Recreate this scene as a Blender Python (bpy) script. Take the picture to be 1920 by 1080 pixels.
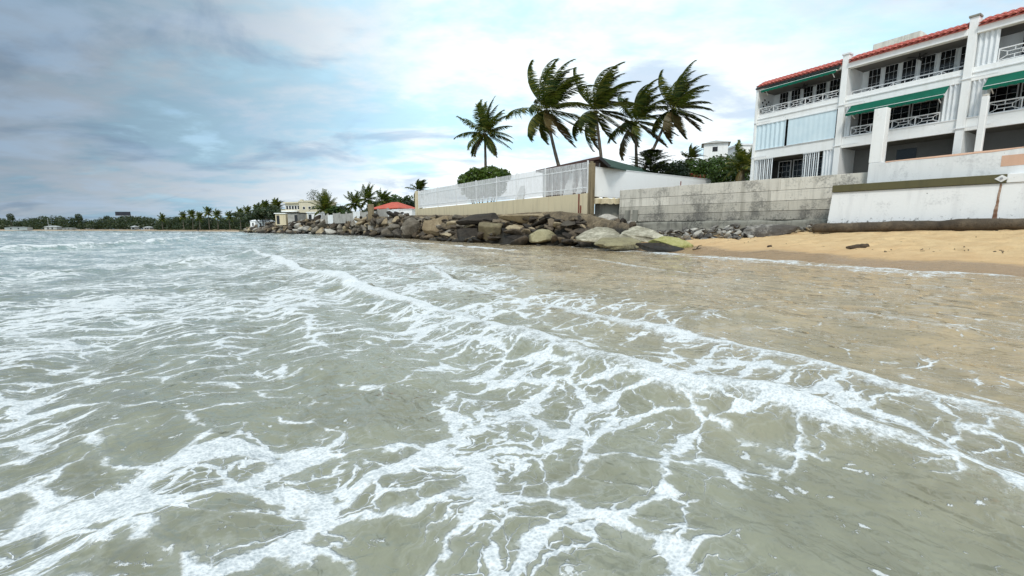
import bpy, bmesh, math, random
import numpy as np
from mathutils import Vector, Matrix

for o in list(bpy.data.objects):
    bpy.data.objects.remove(o, do_unlink=True)
scene = bpy.context.scene
COL = scene.collection
R = math.radians

# ------------------------------------------------------------------ camera
CAM_H = 1.3
FPX = 800.0                      # focal length in pixels of the 1920 px wide photograph
PITCH = math.atan(110.0 / FPX)   # looking slightly down to the water
cam_d = bpy.data.cameras.new('camera')
cam_d.sensor_width = 36.0
cam_d.lens = 36.0 * FPX / 1920.0
cam_d.clip_start = 0.05
cam_d.clip_end = 6000
cam = bpy.data.objects.new('camera', cam_d)
COL.objects.link(cam)
cam.location = (0, 0, CAM_H)
cam.rotation_euler = (R(90) - PITCH, 0, 0)
scene.camera = cam

# ------------------------------------------------------------------ light and exposure
SUN_EL, SUN_AZ = R(50), R(196)   # azimuth clockwise from +Y: the sun stands behind the stand-point
world = bpy.data.worlds.new('World')
scene.world = world
world.use_nodes = True
scene.view_settings.view_transform = 'Standard'
scene.view_settings.look = 'None'
scene.view_settings.exposure = 0.45
scene.view_settings.gamma = 1.0
scene.view_settings.use_curve_mapping = False

sun_d = bpy.data.lights.new('sun', 'SUN')
sun_d.energy = 1.5
sun_d.angle = R(12)
sun_d.color = (1.0, 0.965, 0.9)
sun = bpy.data.objects.new('sun', sun_d)
COL.objects.link(sun)
sdir = Vector((math.sin(SUN_AZ) * math.cos(SUN_EL), math.cos(SUN_AZ) * math.cos(SUN_EL), math.sin(SUN_EL)))
sun.rotation_euler = sdir.to_track_quat('Z', 'Y').to_euler()
sun.location = sdir * 200


class NT:
    """small node-tree writer"""
    def __init__(self, tree):
        self.t = tree
        self.t.nodes.clear()

    def n(self, typ, **kw):
        nd = self.t.nodes.new(typ)
        ins = kw.pop('ins', {})
        for k, v in kw.items():
            setattr(nd, k, v)
        for k, v in ins.items():
            self.put(nd.inputs[k], v)
        return nd

    def put(self, sock, v):
        if isinstance(v, bpy.types.NodeSocket):
            self.t.links.new(v, sock)
        elif isinstance(v, (tuple, list)):
            if len(v) == 3 and sock.type == 'RGBA':
                v = (*v, 1.0)
            sock.default_value = v
        else:
            sock.default_value = v

    def math(self, op, a, b=None, c=None, clamp=False):
        nd = self.t.nodes.new('ShaderNodeMath')
        nd.operation = op
        nd.use_clamp = clamp
        self.put(nd.inputs[0], a)
        if b is not None:
            self.put(nd.inputs[1], b)
        if c is not None:
            self.put(nd.inputs[2], c)
        return nd.outputs[0]

    def vmath(self, op, a, b=None, scale=None):
        nd = self.t.nodes.new('ShaderNodeVectorMath')
        nd.operation = op
        self.put(nd.inputs[0], a)
        if b is not None:
            self.put(nd.inputs[1], b)
        if scale is not None:
            self.put(nd.inputs['Scale'], scale)
        return nd.outputs['Value'] if op in ('DOT_PRODUCT', 'LENGTH', 'DISTANCE') else nd.outputs[0]

    def mix(self, f, a, b, blend='MIX'):
        nd = self.t.nodes.new('ShaderNodeMix')
        nd.data_type = 'RGBA'
        nd.blend_type = blend
        nd.clamp_factor = True
        self.put(nd.inputs[0], f)
        self.put(nd.inputs[6], a)
        self.put(nd.inputs[7], b)
        return nd.outputs[2]

    def noise(self, vec, scale, detail=4.0, rough=0.55, dist=0.0, color=False):
        nd = self.t.nodes.new('ShaderNodeTexNoise')
        if vec is not None:
            self.put(nd.inputs['Vector'], vec)
        nd.inputs['Scale'].default_value = scale
        nd.inputs['Detail'].default_value = detail
        nd.inputs['Roughness'].default_value = rough
        nd.inputs['Distortion'].default_value = dist
        return nd.outputs['Color'] if color else nd.outputs[0]

    def remap(self, v, a, b, c=0.0, d=1.0, smooth=True):
        nd = self.t.nodes.new('ShaderNodeMapRange')
        nd.interpolation_type = 'SMOOTHSTEP' if smooth else 'LINEAR'
        nd.clamp = True
        self.put(nd.inputs[0], v)
        for i, x in enumerate((a, b, c, d)):
            self.put(nd.inputs[i + 1], x)
        return nd.outputs[0]

    def mapping(self, vec, scale=(1, 1, 1), rot=(0, 0, 0), loc=(0, 0, 0)):
        nd = self.t.nodes.new('ShaderNodeMapping')
        self.put(nd.inputs['Vector'], vec)
        nd.inputs['Location'].default_value = loc
        nd.inputs['Rotation'].default_value = rot
        nd.inputs['Scale'].default_value = scale
        return nd.outputs[0]


# ---- sky: a Nishita sky behind broken, layered cloud
w = NT(world.node_tree)
sky = w.n('ShaderNodeTexSky', sky_type='NISHITA', sun_disc=False, sun_elevation=SUN_EL, sun_rotation=SUN_AZ,
          air_density=1.2, dust_density=0.4, ozone_density=2.5)
bg_sky = w.n('ShaderNodeBackground', ins={'Color': sky.outputs[0], 'Strength': 0.12})
tc = w.n('ShaderNodeTexCoord')
dirv = tc.outputs['Generated']
sep = w.n('ShaderNodeSeparateXYZ', ins={0: dirv})
zc = w.math('MAXIMUM', sep.outputs[2], 0.0)
zden = w.math('ADD', zc, 0.16)
pl = w.n('ShaderNodeCombineXYZ', ins={0: w.math('DIVIDE', sep.outputs[0], zden), 1: w.math('DIVIDE', sep.outputs[1], zden), 2: 0.0})
plane = pl.outputs[0]
cl_big = w.noise(w.mapping(plane, scale=(0.55, 0.75, 1), loc=(3.1, 1.7, 0)), 1.0, 5, 0.55, 0.4)
cl_mid = w.noise(w.mapping(plane, scale=(1.0, 1.25, 1), loc=(7.3, 4.2, 0)), 1.9, 8, 0.58, 0.25)
cl_fine = w.noise(w.mapping(plane, scale=(1.0, 1.5, 1), loc=(1.3, 9.2, 0)), 4.5, 8, 0.6, 0.2)
cover = w.math('ADD', w.math('MULTIPLY', cl_big, 0.55), w.math('ADD', w.math('MULTIPLY', cl_mid, 0.4), w.math('MULTIPLY', cl_fine, 0.12)))
# the cloud is thinnest and brightest up the coast
lobe = w.remap(w.vmath('DOT_PRODUCT', dirv, (-0.16, 0.90, 0.40)), 0.80, 1.0)
cover = w.math('ADD', cover, w.math('MULTIPLY', lobe, 0.02))
# bright white bodies, blue-grey bellies
body = w.remap(cover, 0.44, 0.585)
shade = w.noise(w.mapping(plane, scale=(0.9, 1.1, 1), loc=(11.5, 2.4, 0)), 1.35, 7, 0.58, 0.5)
belly = w.remap(shade, 0.50, 0.66)
c_thin = (0.53, 0.80, 0.96)
c_white = (0.90, 0.965, 1.0)
c_belly = (0.34, 0.47, 0.64)
ccol = w.mix(body, c_thin, c_white)
ccol = w.mix(w.math('MULTIPLY', belly, 0.62), ccol, c_belly)
# grey cloud to the left, darkened further to stand in for lens vignetting
bank = w.math('ADD', w.vmath('DOT_PRODUCT', dirv, (-0.86, 0.34, 0.32)), w.math('MULTIPLY', w.math('SUBTRACT', cl_mid, 0.5), 0.30))
bankf = w.remap(bank, 0.46, 1.04)
bankcol = w.mix(w.remap(cl_mid, 0.40, 0.68), (0.08, 0.125, 0.185), (0.19, 0.285, 0.40))
ccol = w.mix(w.math('MULTIPLY', bankf, 0.95), ccol, bankcol)
# and a lighter grey veil high over the land to the right
veil = w.math('ADD', w.vmath('DOT_PRODUCT', dirv, (0.70, 0.42, 0.58)), w.math('MULTIPLY', w.math('SUBTRACT', cl_mid, 0.5), 0.35))
ccol = w.mix(w.math('MULTIPLY', w.remap(veil, 0.80, 1.05), 0.75), ccol, (0.36, 0.42, 0.52))
cgap = w.remap(cover, 0.36, 0.43)
bg_cl = w.n('ShaderNodeBackground', ins={'Color': ccol, 'Strength': 0.92})
mixw = w.n('ShaderNodeMixShader', ins={0: w.math('MAXIMUM', w.math('MULTIPLY_ADD', cgap, 0.45, 0.55), bankf), 1: bg_sky.outputs[0], 2: bg_cl.outputs[0]})
wo = w.n('ShaderNodeOutputWorld', ins={0: mixw.outputs[0]})


# ------------------------------------------------------------------ camera-photo geometry used to survey the place
CT, ST = math.cos(PITCH), math.sin(PITCH)


def ray(px, py):
    u, v = (px - 960.0) / FPX, (540.0 - py) / FPX
    return u, CT + v * ST, -ST + v * CT


def W(px, py, Y):
    """surveyed point at distance Y from the shore stand-point"""
    x, y, z = ray(px, py)
    t = Y / y
    return Vector((x * t, Y, CAM_H + z * t))


def G(px, py, z0=0.0):
    x, y, z = ray(px, py)
    t = (z0 - CAM_H) / z
    return Vector((x * t, y * t, z0))


def hcol(px, py):
    """the photo column at horizon height of the upright line through (px, py)"""
    v = (540.0 - py) / FPX
    return 960.0 + (px - 960.0) * (CT + 110.0 / FPX * ST) / (CT + v * ST)


def X(px, Y):
    return W(px, 430, Y).x


# ------------------------------------------------------------------ numpy noise
def _hash(ix, iy, seed):
    h = (ix * 374761393 + iy * 668265263 + seed * 974634777) & 0xFFFFFFFF
    h = ((h ^ (h >> 13)) * 1274126177) & 0xFFFFFFFF
    return ((h ^ (h >> 16)) & 0xFFFF) / 65535.0


def vnoise(x, y, seed=0):
    x = np.asarray(x, dtype=np.float64)
    y = np.asarray(y, dtype=np.float64)
    ix, iy = np.floor(x).astype(np.int64), np.floor(y).astype(np.int64)
    fx, fy = x - ix, y - iy
    fx = fx * fx * fx * (fx * (fx * 6 - 15) + 10)
    fy = fy * fy * fy * (fy * (fy * 6 - 15) + 10)
    a, b = _hash(ix, iy, seed), _hash(ix + 1, iy, seed)
    c, d = _hash(ix, iy + 1, seed), _hash(ix + 1, iy + 1, seed)
    return (a + (b - a) * fx) * (1 - fy) + (c + (d - c) * fx) * fy


def fbm(x, y, seed=0, oct=4, gain=0.5):
    s, a, t = 0.0, 1.0, 0.0
    for k in range(oct):
        s = s + a * vnoise(x * 2 ** k + 17.3 * k, y * 2 ** k - 9.1 * k, seed + k)
        t += a
        a *= gain
    return s / t


def sstep(a, b, x):
    t = np.clip((x - a) / (b - a), 0, 1)
    return t * t * (3 - 2 * t)


# ------------------------------------------------------------------ object helpers
def tag(o, label=None, cat=None, group=None, kind=None):
    if label:
        o['label'] = label
    if cat:
        o['category'] = cat
    if group:
        o['group'] = group
    if kind:
        o['kind'] = kind
    return o


def empty(name, loc=(0, 0, 0), rz=0.0):
    o = bpy.data.objects.new(name, None)
    COL.objects.link(o)
    o.empty_display_size = 0.3
    o.location = loc
    o.rotation_euler = (0, 0, rz)
    return o


def thing(name, label, cat, loc=(0, 0, 0), rz=0.0, group=None):
    return tag(empty(name, loc, rz), label, cat, group)


def link(name, mesh, parent=None, loc=None):
    o = bpy.data.objects.new(name, mesh)
    COL.objects.link(o)
    if parent is not None:
        o.parent = parent
    if loc is not None:
        o.location = loc
    return o


def np_mesh(name, verts, faces, mat, smooth=False):
    """fast mesh from an Nx3 array and an MxK array of equal-sized faces"""
    verts = np.asarray(verts, dtype=np.float32)
    faces = np.asarray(faces, dtype=np.int32)
    me = bpy.data.meshes.new(name)
    me.vertices.add(len(verts))
    me.vertices.foreach_set('co', verts.ravel())
    k = faces.shape[1]
    me.loops.add(faces.size)
    me.loops.foreach_set('vertex_index', faces.ravel())
    me.polygons.add(len(faces))
    me.polygons.foreach_set('loop_start', np.arange(0, faces.size, k, dtype=np.int32))
    me.polygons.foreach_set('loop_total', np.full(len(faces), k, dtype=np.int32))
    if smooth:
        me.polygons.foreach_set('use_smooth', np.ones(len(faces), dtype=bool))
    me.update(calc_edges=True)
    me.validate()
    if mat:
        me.materials.append(mat)
    return me


class MB:
    """collects shapes into ONE mesh"""
    def __init__(self):
        self.v, self.f = [], []

    def add(self, vs, fs):
        b = len(self.v)
        self.v += [tuple(p) for p in vs]
        self.f += [tuple(i + b for i in f) for f in fs]
        return self

    def box(self, x0, x1, y0, y1, z0, z1):
        return self.add([(x0, y0, z0), (x1, y0, z0), (x1, y1, z0), (x0, y1, z0), (x0, y0, z1), (x1, y0, z1), (x1, y1, z1), (x0, y1, z1)],
                        [(0, 3, 2, 1), (4, 5, 6, 7), (0, 1, 5, 4), (1, 2, 6, 5), (2, 3, 7, 6), (3, 0, 4, 7)])

    def bar(self, a, b, wx, wy=None, up=(0, 0, 1)):
        """rectangular bar from a to b"""
        wy = wx if wy is None else wy
        a, b = Vector(a), Vector(b)
        d = (b - a).normalized()
        s = d.cross(Vector(up))
        if s.length < 1e-4:
            s = d.cross(Vector((1, 0, 0)))
        s.normalize()
        t = s.cross(d)
        q = []
        for p in (a, b):
            for i, j in ((-1, -1), (1, -1), (1, 1), (-1, 1)):
                q.append(p + s * (i * wx / 2) + t * (j * wy / 2))
        return self.add(q, [(0, 1, 2, 3), (7, 6, 5, 4), (0, 4, 5, 1), (1, 5, 6, 2), (2, 6, 7, 3), (3, 7, 4, 0)])

    def tube(self, pts, radii, n=8, cap=True):
        pts = [Vector(p) for p in pts]
        rings = []
        prev = None
        for i, p in enumerate(pts):
            d = (pts[min(i + 1, len(pts) - 1)] - pts[max(i - 1, 0)]).normalized()
            s = d.cross(Vector((0, 1, 0))) if prev is None else prev - d * prev.dot(d)
            if s.length < 1e-4:
                s = d.cross(Vector((1, 0, 0)))
            s.normalize()
            prev = s
            t = d.cross(s)
            r = radii[i] if hasattr(radii, '__len__') else radii
            rings.append([p + (s * math.cos(2 * math.pi * k / n) + t * math.sin(2 * math.pi * k / n)) * r for k in range(n)])
        vs = [q for rg in rings for q in rg]
        fs = []
        for i in range(len(pts) - 1):
            for k in range(n):
                fs.append((i * n + k, i * n + (k + 1) % n, (i + 1) * n + (k + 1) % n, (i + 1) * n + k))
        if cap:
            fs.append(tuple(reversed(range(n))))
            fs.append(tuple(range((len(pts) - 1) * n, len(pts) * n)))
        return self.add(vs, fs)

    def prism(self, poly, z0, z1):
        n = len(poly)
        vs = [(p[0], p[1], z0) for p in poly] + [(p[0], p[1], z1) for p in poly]
        fs = [tuple(reversed(range(n))), tuple(range(n, 2 * n))] + [(i, (i + 1) % n, n + (i + 1) % n, n + i) for i in range(n)]
        return self.add(vs, fs)

    def mesh(self, name, mat, smooth=False, bevel=0.0):
        me = bpy.data.meshes.new(name)
        me.from_pydata(self.v, [], self.f)
        bm = bmesh.new()
        bm.from_mesh(me)
        bmesh.ops.recalc_face_normals(bm, faces=bm.faces)
        if bevel:
            bmesh.ops.bevel(bm, geom=list(bm.edges), offset=bevel, segments=1, affect='EDGES', clamp_overlap=True)
        bm.to_mesh(me)
        bm.free()
        if smooth:
            me.polygons.foreach_set('use_smooth', np.ones(len(me.polygons), dtype=bool))
        if mat:
            me.materials.append(mat)
        return me

    def build(self, name, mat, parent=None, smooth=False, bevel=0.0):
        return link(name, self.mesh(name, mat, smooth, bevel), parent)


# ------------------------------------------------------------------ materials
M = {}


def newmat(name):
    m = bpy.data.materials.new(name)
    m.use_nodes = True
    M[name] = m
    return NT(m.node_tree), m


def finish(nt, col, rough=0.7, normal=None, spec=0.3, metal=0.0, ior=1.45):
    b = nt.n('ShaderNodeBsdfPrincipled', ins={'Base Color': col, 'Roughness': rough, 'Metallic': metal, 'Specular IOR Level': spec, 'IOR': ior})
    if normal is not None:
        nt.put(b.inputs['Normal'], normal)
    nt.n('ShaderNodeOutputMaterial', ins={0: b.outputs[0]})
    return b


def bump(nt, h, strength=0.3, dist=0.05):
    return nt.n('ShaderNodeBump', ins={'Height': h, 'Strength': strength, 'Distance': dist}).outputs[0]


def pos(nt, obj=True):
    return nt.n('ShaderNodeTexCoord').outputs['Object'] if obj else nt.n('ShaderNodeNewGeometry').outputs['Position']


def mat_plain(name, c1, c2=None, scale=2.0, rough=0.6, bstr=0.15, bscale=30.0, spec=0.3, metal=0.0):
    nt, m = newmat(name)
    p = pos(nt, False)
    c2 = c2 or tuple(x * 0.85 for x in c1)
    f = nt.remap(nt.noise(p, scale, 6, 0.62), 0.35, 0.68)
    n2 = nt.noise(p, bscale, 4, 0.6)
    finish(nt, nt.mix(f, c1, c2), rough, bump(nt, n2, bstr, 0.02), spec, metal)
    return m


def mat_wall(name, base, stain, dirt, stain_amt=0.5, dirt_amt=0.4, board=0.0, rough=0.85, vs=0.35, lo=0.52, hi=0.66, foot=None, vary=0.0):
    """rendered or cast wall: vertical run marks, blotches, pits, optional board marks"""
    nt, m = newmat(name)
    p = pos(nt, False)
    streak = nt.noise(nt.mapping(p, scale=(1.0, 1.0, vs * 0.3)), 2.6, 6, 0.65)
    blot = nt.noise(p, 0.75, 7, 0.65, 0.4)
    fine = nt.noise(p, 9.0, 6, 0.68)
    col = nt.mix(nt.math('MULTIPLY', nt.remap(streak, 0.46, 0.68), stain_amt), base, stain)
    d = nt.remap(nt.math('ADD', nt.math('MULTIPLY', blot, 0.6), nt.math('MULTIPLY', fine, 0.4)), lo, hi)
    col = nt.mix(nt.math('MULTIPLY', d, dirt_amt), col, dirt)
    vor = nt.n('ShaderNodeTexVoronoi', feature='F1', ins={'Vector': p, 'Scale': 2.6, 'Randomness': 1.0})
    pit = nt.math('MULTIPLY', nt.remap(vor.outputs[0], 0.04, 0.085, 1.0, 0.0), nt.remap(nt.noise(p, 0.9, 3), 0.5, 0.58))
    col = nt.mix(nt.math('MULTIPLY', pit, 0.75), col, tuple(x * 0.3 for x in dirt))
    if vary:
        oi = nt.n('ShaderNodeObjectInfo').outputs['Random']
        col = nt.mix(nt.math('MULTIPLY', oi, vary), col, tuple(x * 0.45 for x in base))
    if foot:
        zz = nt.n('ShaderNodeSeparateXYZ', ins={0: p}).outputs[2]
        sp_ = nt.noise(p, 6.0, 6, 0.75)
        ft = nt.remap(nt.math('ADD', zz, nt.math('MULTIPLY', nt.math('SUBTRACT', sp_, 0.5), 2.4)), foot - 0.18, foot + 0.12, 1.0, 0.0)
        col = nt.mix(nt.math('MULTIPLY', ft, 0.85), col, (0.06, 0.058, 0.05))
    hgt = nt.math('SUBTRACT', nt.math('ADD', nt.math('MULTIPLY', fine, 0.6), nt.math('MULTIPLY', nt.noise(p, 40, 3), 0.25)), pit)
    if board:
        sp = nt.n('ShaderNodeSeparateXYZ', ins={0: p})
        wv = nt.math('PINGPONG', sp.outputs[2], board)
        hgt = nt.math('ADD', hgt, nt.math('MULTIPLY', nt.remap(wv, 0.0, 0.02), 0.5))
    finish(nt, col, rough, bump(nt, hgt, 0.5, 0.03), 0.2)
    return m


def mat_leaf(name, c1, c2, c3=None, trans=0.3, rough=0.45, spec=0.35):
    nt, m = newmat(name)
    g = nt.n('ShaderNodeNewGeometry')
    rnd = g.outputs['Random Per Island']
    big = nt.noise(g.outputs['Position'], 0.35, 3, 0.5)
    col = nt.mix(rnd, c1, c2)
    if c3:
        col = nt.mix(nt.remap(nt.math('ADD', nt.math('MULTIPLY', rnd, 0.5), nt.math('MULTIPLY', big, 0.7)), 0.62, 0.85), col, c3)
    b = nt.n('ShaderNodeBsdfPrincipled', ins={'Base Color': col, 'Roughness': rough, 'Specular IOR Level': spec})
    t = nt.n('ShaderNodeBsdfTranslucent', ins={'Color': nt.mix(0.35, col, (0.30, 0.36, 0.03))})
    mx = nt.n('ShaderNodeMixShader', ins={0: trans, 1: b.outputs[0], 2: t.outputs[0]})
    nt.n('ShaderNodeOutputMaterial', ins={0: mx.outputs[0]})
    return m


def mat_rock(name, light, mid, dark, wet_z=0.45, wet=(0.022, 0.020, 0.016), scale=1.0, algae=None, pits=0.55):
    nt, m = newmat(name)
    p = pos(nt, False)
    n1 = nt.noise(p, 0.8 * scale, 7, 0.65, 0.3)
    n2 = nt.noise(p, 4.0 * scale, 7, 0.7)
    n3 = nt.noise(p, 18.0 * scale, 5, 0.7)
    oi = nt.n('ShaderNodeObjectInfo').outputs['Random']
    f = nt.math('ADD', nt.math('MULTIPLY', n1, 0.5), nt.math('ADD', nt.math('MULTIPLY', n2, 0.35), nt.math('MULTIPLY', oi, 0.28)))
    col = nt.mix(nt.remap(f, 0.40, 0.58), dark, mid)
    col = nt.mix(nt.remap(f, 0.56, 0.78), col, light)
    pit = nt.remap(n3, 0.34, 0.46, 1.0, 0.0)
    col = nt.mix(nt.math('MULTIPLY', pit, pits), col, tuple(x * 0.35 for x in dark))
    z = nt.n('ShaderNodeSeparateXYZ', ins={0: p}).outputs[2]
    ed = nt.math('ADD', z, nt.math('MULTIPLY', nt.math('SUBTRACT', n2, 0.5), 0.9))
    wf = nt.remap(ed, wet_z - 0.12, wet_z + 0.22, 1.0, 0.0)
    if algae:
        af = nt.math('MULTIPLY', nt.remap(ed, wet_z + 0.05, wet_z + 0.5, 1.0, 0.0), nt.remap(n1, 0.42, 0.55))
        col = nt.mix(af, col, algae)
    col = nt.mix(nt.math('MULTIPLY', wf, 0.93), col, wet)
    h = nt.math('ADD', nt.math('MULTIPLY', n2, 0.7), nt.math('MULTIPLY', n3, 0.35))
    b = finish(nt, col, nt.remap(wf, 0, 1, 0.88, 0.45), bump(nt, h, 0.8, 0.12), 0.3)
    return m


# building
mat_wall('white_bright', (0.87, 0.87, 0.86), (0.74, 0.73, 0.70), (0.60, 0.58, 0.54), 0.2, 0.08)
mat_wall('concrete_mid', (0.54, 0.505, 0.43), (0.30, 0.28, 0.235), (0.16, 0.155, 0.14), 0.75, 0.85, board=0.26, lo=0.475, hi=0.615, vary=0.3)
mat_wall('white_render', (0.86, 0.86, 0.845), (0.62, 0.60, 0.55), (0.55, 0.53, 0.48), 0.22, 0.15)
mat_wall('white_seawall', (0.80, 0.80, 0.79), (0.60, 0.60, 0.60), (0.42, 0.42, 0.42), 0.35, 0.45, foot=1.62)
mat_wall('olive_beam', (0.115, 0.105, 0.055), (0.08, 0.075, 0.045), (0.16, 0.15, 0.09), 0.5, 0.4)
mat_wall('cream_wall', (0.62, 0.53, 0.36), (0.42, 0.36, 0.25), (0.68, 0.60, 0.44), 0.5, 0.4)
mat_wall('grey_concrete', (0.44, 0.41, 0.35), (0.24, 0.225, 0.19), (0.13, 0.125, 0.115), 0.8, 0.9, board=0.22, lo=0.46, hi=0.60, foot=1.9, vary=0.3)
mat_wall('concrete_light', (0.67, 0.63, 0.55), (0.36, 0.335, 0.28), (0.20, 0.19, 0.17), 0.7, 0.8, board=0.3, lo=0.49, hi=0.63, vary=0.3)
mat_wall('concrete_dark', (0.27, 0.26, 0.22), (0.13, 0.125, 0.11), (0.06, 0.06, 0.055), 0.8, 0.9)
mat_wall('weathered_post', (0.23, 0.18, 0.11), (0.09, 0.07, 0.045), (0.36, 0.30, 0.20), 0.9, 0.5)
mat_wall('pink_patch', (0.66, 0.42, 0.30), (0.58, 0.36, 0.25), (0.7, 0.5, 0.38), 0.4, 0.3)
mat_wall('yellow_render', (0.60, 0.54, 0.40), (0.48, 0.43, 0.32), (0.45, 0.40, 0.28), 0.3, 0.3)
mat_plain('rust_stain', (0.17, 0.085, 0.05), (0.40, 0.29, 0.22), 5, 0.9)
mat_plain('white_far', (0.42, 0.43, 0.42), (0.34, 0.35, 0.34), 0.3, 0.8)
mat_plain('interior_shaded', (0.05, 0.048, 0.045), None, 0.8, 0.9)  # near-black colour paints the deep shade on balcony back walls
mat_plain('white_paint', (0.80, 0.80, 0.80), (0.70, 0.70, 0.69), 3, 0.45, 0.05)
mat_plain('shutter_white', (0.78, 0.80, 0.81), (0.70, 0.73, 0.75), 2, 0.4, 0.05)
mat_plain('shutter_pale', (0.66, 0.78, 0.83), (0.60, 0.73, 0.79), 1.2, 0.45, 0.05)
mat_plain('awning_green', (0.0, 0.115, 0.068), (0.0, 0.09, 0.052), 1.2, 0.75, 0.2, 60)
mat_plain('shade_cloth_green', (0.02, 0.16, 0.10), None, 2, 0.7)
mat_plain('glass_dark', (0.006, 0.007, 0.008), (0.012, 0.013, 0.014), 1.0, 0.12, 0.0, 5, 0.5)
mat_plain('interior', (0.20, 0.195, 0.185), None, 0.8, 0.9)  # grey recess walls, darkened to paint balcony shade into floors and ceilings
mat_plain('roof_red', (0.52, 0.15, 0.115), (0.40, 0.095, 0.075), 3.0, 0.75, 0.3, 14)
mat_plain('roof_red_far', (0.56, 0.12, 0.075), (0.44, 0.09, 0.06), 1.0, 0.7)
mat_plain('gutter_dark', (0.03, 0.03, 0.03), None, 2, 0.5)
mat_plain('fan_dark', (0.02, 0.018, 0.015), None, 2, 0.5)
mat_plain('roof_green', (0.045, 0.085, 0.065), (0.035, 0.065, 0.05), 1.5, 0.6, 0.3, 10)
mat_plain('brown_fascia', (0.10, 0.055, 0.045), (0.07, 0.04, 0.035), 3, 0.7)
mat_plain('board_brown', (0.20, 0.14, 0.13), (0.12, 0.085, 0.08), 4, 0.8)
mat_plain('rust_pipe', (0.22, 0.05, 0.03), (0.12, 0.035, 0.025), 8, 0.7)
mat_plain('trunk', (0.16, 0.135, 0.105), (0.07, 0.06, 0.045), 5, 0.9, 0.6, 18)
mat_plain('branch', (0.07, 0.055, 0.04), (0.04, 0.03, 0.022), 5, 0.9, 0.6, 18)
mat_plain('coconut', (0.10, 0.09, 0.02), (0.06, 0.045, 0.015), 5, 0.5)
mat_plain('driftwood', (0.085, 0.06, 0.04), (0.03, 0.022, 0.016), 7, 0.9, 0.8, 25)
mat_plain('billboard', (0.02, 0.022, 0.03), (0.03, 0.03, 0.04), 0.3, 0.4)
mat_plain('steel', (0.35, 0.35, 0.36), None, 3, 0.5)
mat_plain('skin', (0.25, 0.14, 0.09), None, 3, 0.6)
mat_plain('dark_cloth', (0.03, 0.03, 0.04), None, 3, 0.9)
mat_plain('earth', (0.20, 0.16, 0.10), (0.11, 0.10, 0.055), 0.5, 0.95, 0.5, 8)
mat_plain('far_sand', (0.66, 0.50, 0.36), (0.58, 0.43, 0.30), 0.15, 0.95)
mat_plain('grey_wall', (0.42, 0.40, 0.36), (0.30, 0.285, 0.26), 0.8, 0.9)
# plants
mat_leaf('palm_leaf', (0.014, 0.036, 0.009), (0.062, 0.092, 0.018), (0.20, 0.18, 0.032), 0.34, 0.5, 0.2)
mat_leaf('palm_rachis', (0.16, 0.15, 0.045), (0.10, 0.10, 0.03), None, 0.0)
mat_leaf('palm_dead', (0.13, 0.085, 0.03), (0.085, 0.07, 0.025), None, 0.15)
mat_leaf('hedge_leaf', (0.055, 0.105, 0.012), (0.12, 0.17, 0.025), (0.022, 0.05, 0.008), 0.25)
mat_leaf('dark_leaf', (0.010, 0.022, 0.012), (0.022, 0.040, 0.020), None, 0.12)
mat_leaf('bush_leaf', (0.03, 0.065, 0.015), (0.075, 0.125, 0.02), (0.012, 0.028, 0.008), 0.25)
mat_leaf('far_leaf', (0.016, 0.032, 0.016), (0.040, 0.064, 0.022), (0.065, 0.075, 0.03), 0.15)
mat_leaf('flower', (0.45, 0.10, 0.06), (0.35, 0.05, 0.05), None, 0.3)
# rock
mat_rock('rock_tan', (0.46, 0.38, 0.25), (0.28, 0.215, 0.135), (0.085, 0.065, 0.042), wet_z=0.35)
mat_rock('rock_bank', (0.36, 0.28, 0.17), (0.15, 0.115, 0.075), (0.03, 0.024, 0.018), wet_z=1.35)  # dark tone paints shade in the gaps between stones; lower part wet rock
mat_rock('rock_olive', (0.40, 0.36, 0.22), (0.30, 0.265, 0.155), (0.17, 0.14, 0.085), wet_z=0.16)
mat_rock('rock_dark', (0.10, 0.085, 0.065), (0.05, 0.042, 0.034), (0.018, 0.016, 0.014), wet_z=0.5)
mat_rock('rock_grey', (0.34, 0.305, 0.25), (0.15, 0.128, 0.10), (0.04, 0.034, 0.028), wet_z=0.55)
mat_rock('rock_pale', (0.62, 0.59, 0.52), (0.42, 0.39, 0.34), (0.10, 0.09, 0.08), wet_z=0.22)
mat_rock('rock_slab', (0.74, 0.69, 0.56), (0.63, 0.58, 0.45), (0.26, 0.235, 0.17), wet_z=0.12, pits=0.3)
mat_rock('rock_algae', (0.46, 0.42, 0.20), (0.29, 0.285, 0.085), (0.11, 0.10, 0.05), wet_z=0.10)
mat_rock('rock_rubble', (0.50, 0.47, 0.42), (0.20, 0.185, 0.165), (0.05, 0.046, 0.042), wet_z=0.1, scale=2.5)
mat_rock('rock_brown', (0.20, 0.155, 0.105), (0.09, 0.07, 0.05), (0.028, 0.023, 0.019), wet_z=0.25)

# ------------------------------------------------------------------ shore geometry
SH0 = G(1290, 475)                       # a point of the waterline on the sand
SHT = (G(1920, 520) - SH0).normalized()  # along the waterline, towards the stand-point's right
SHN = Vector((-SHT.y, SHT.x, 0))         # inland
if SHN.x < 0:
    SHN = -SHN
# wave crests run parallel to the shore; A along, B shoreward
AX = Vector((0.63, -0.777, 0)).normalized()
BX = Vector((0.777, 0.63, 0)).normalized()


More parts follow.
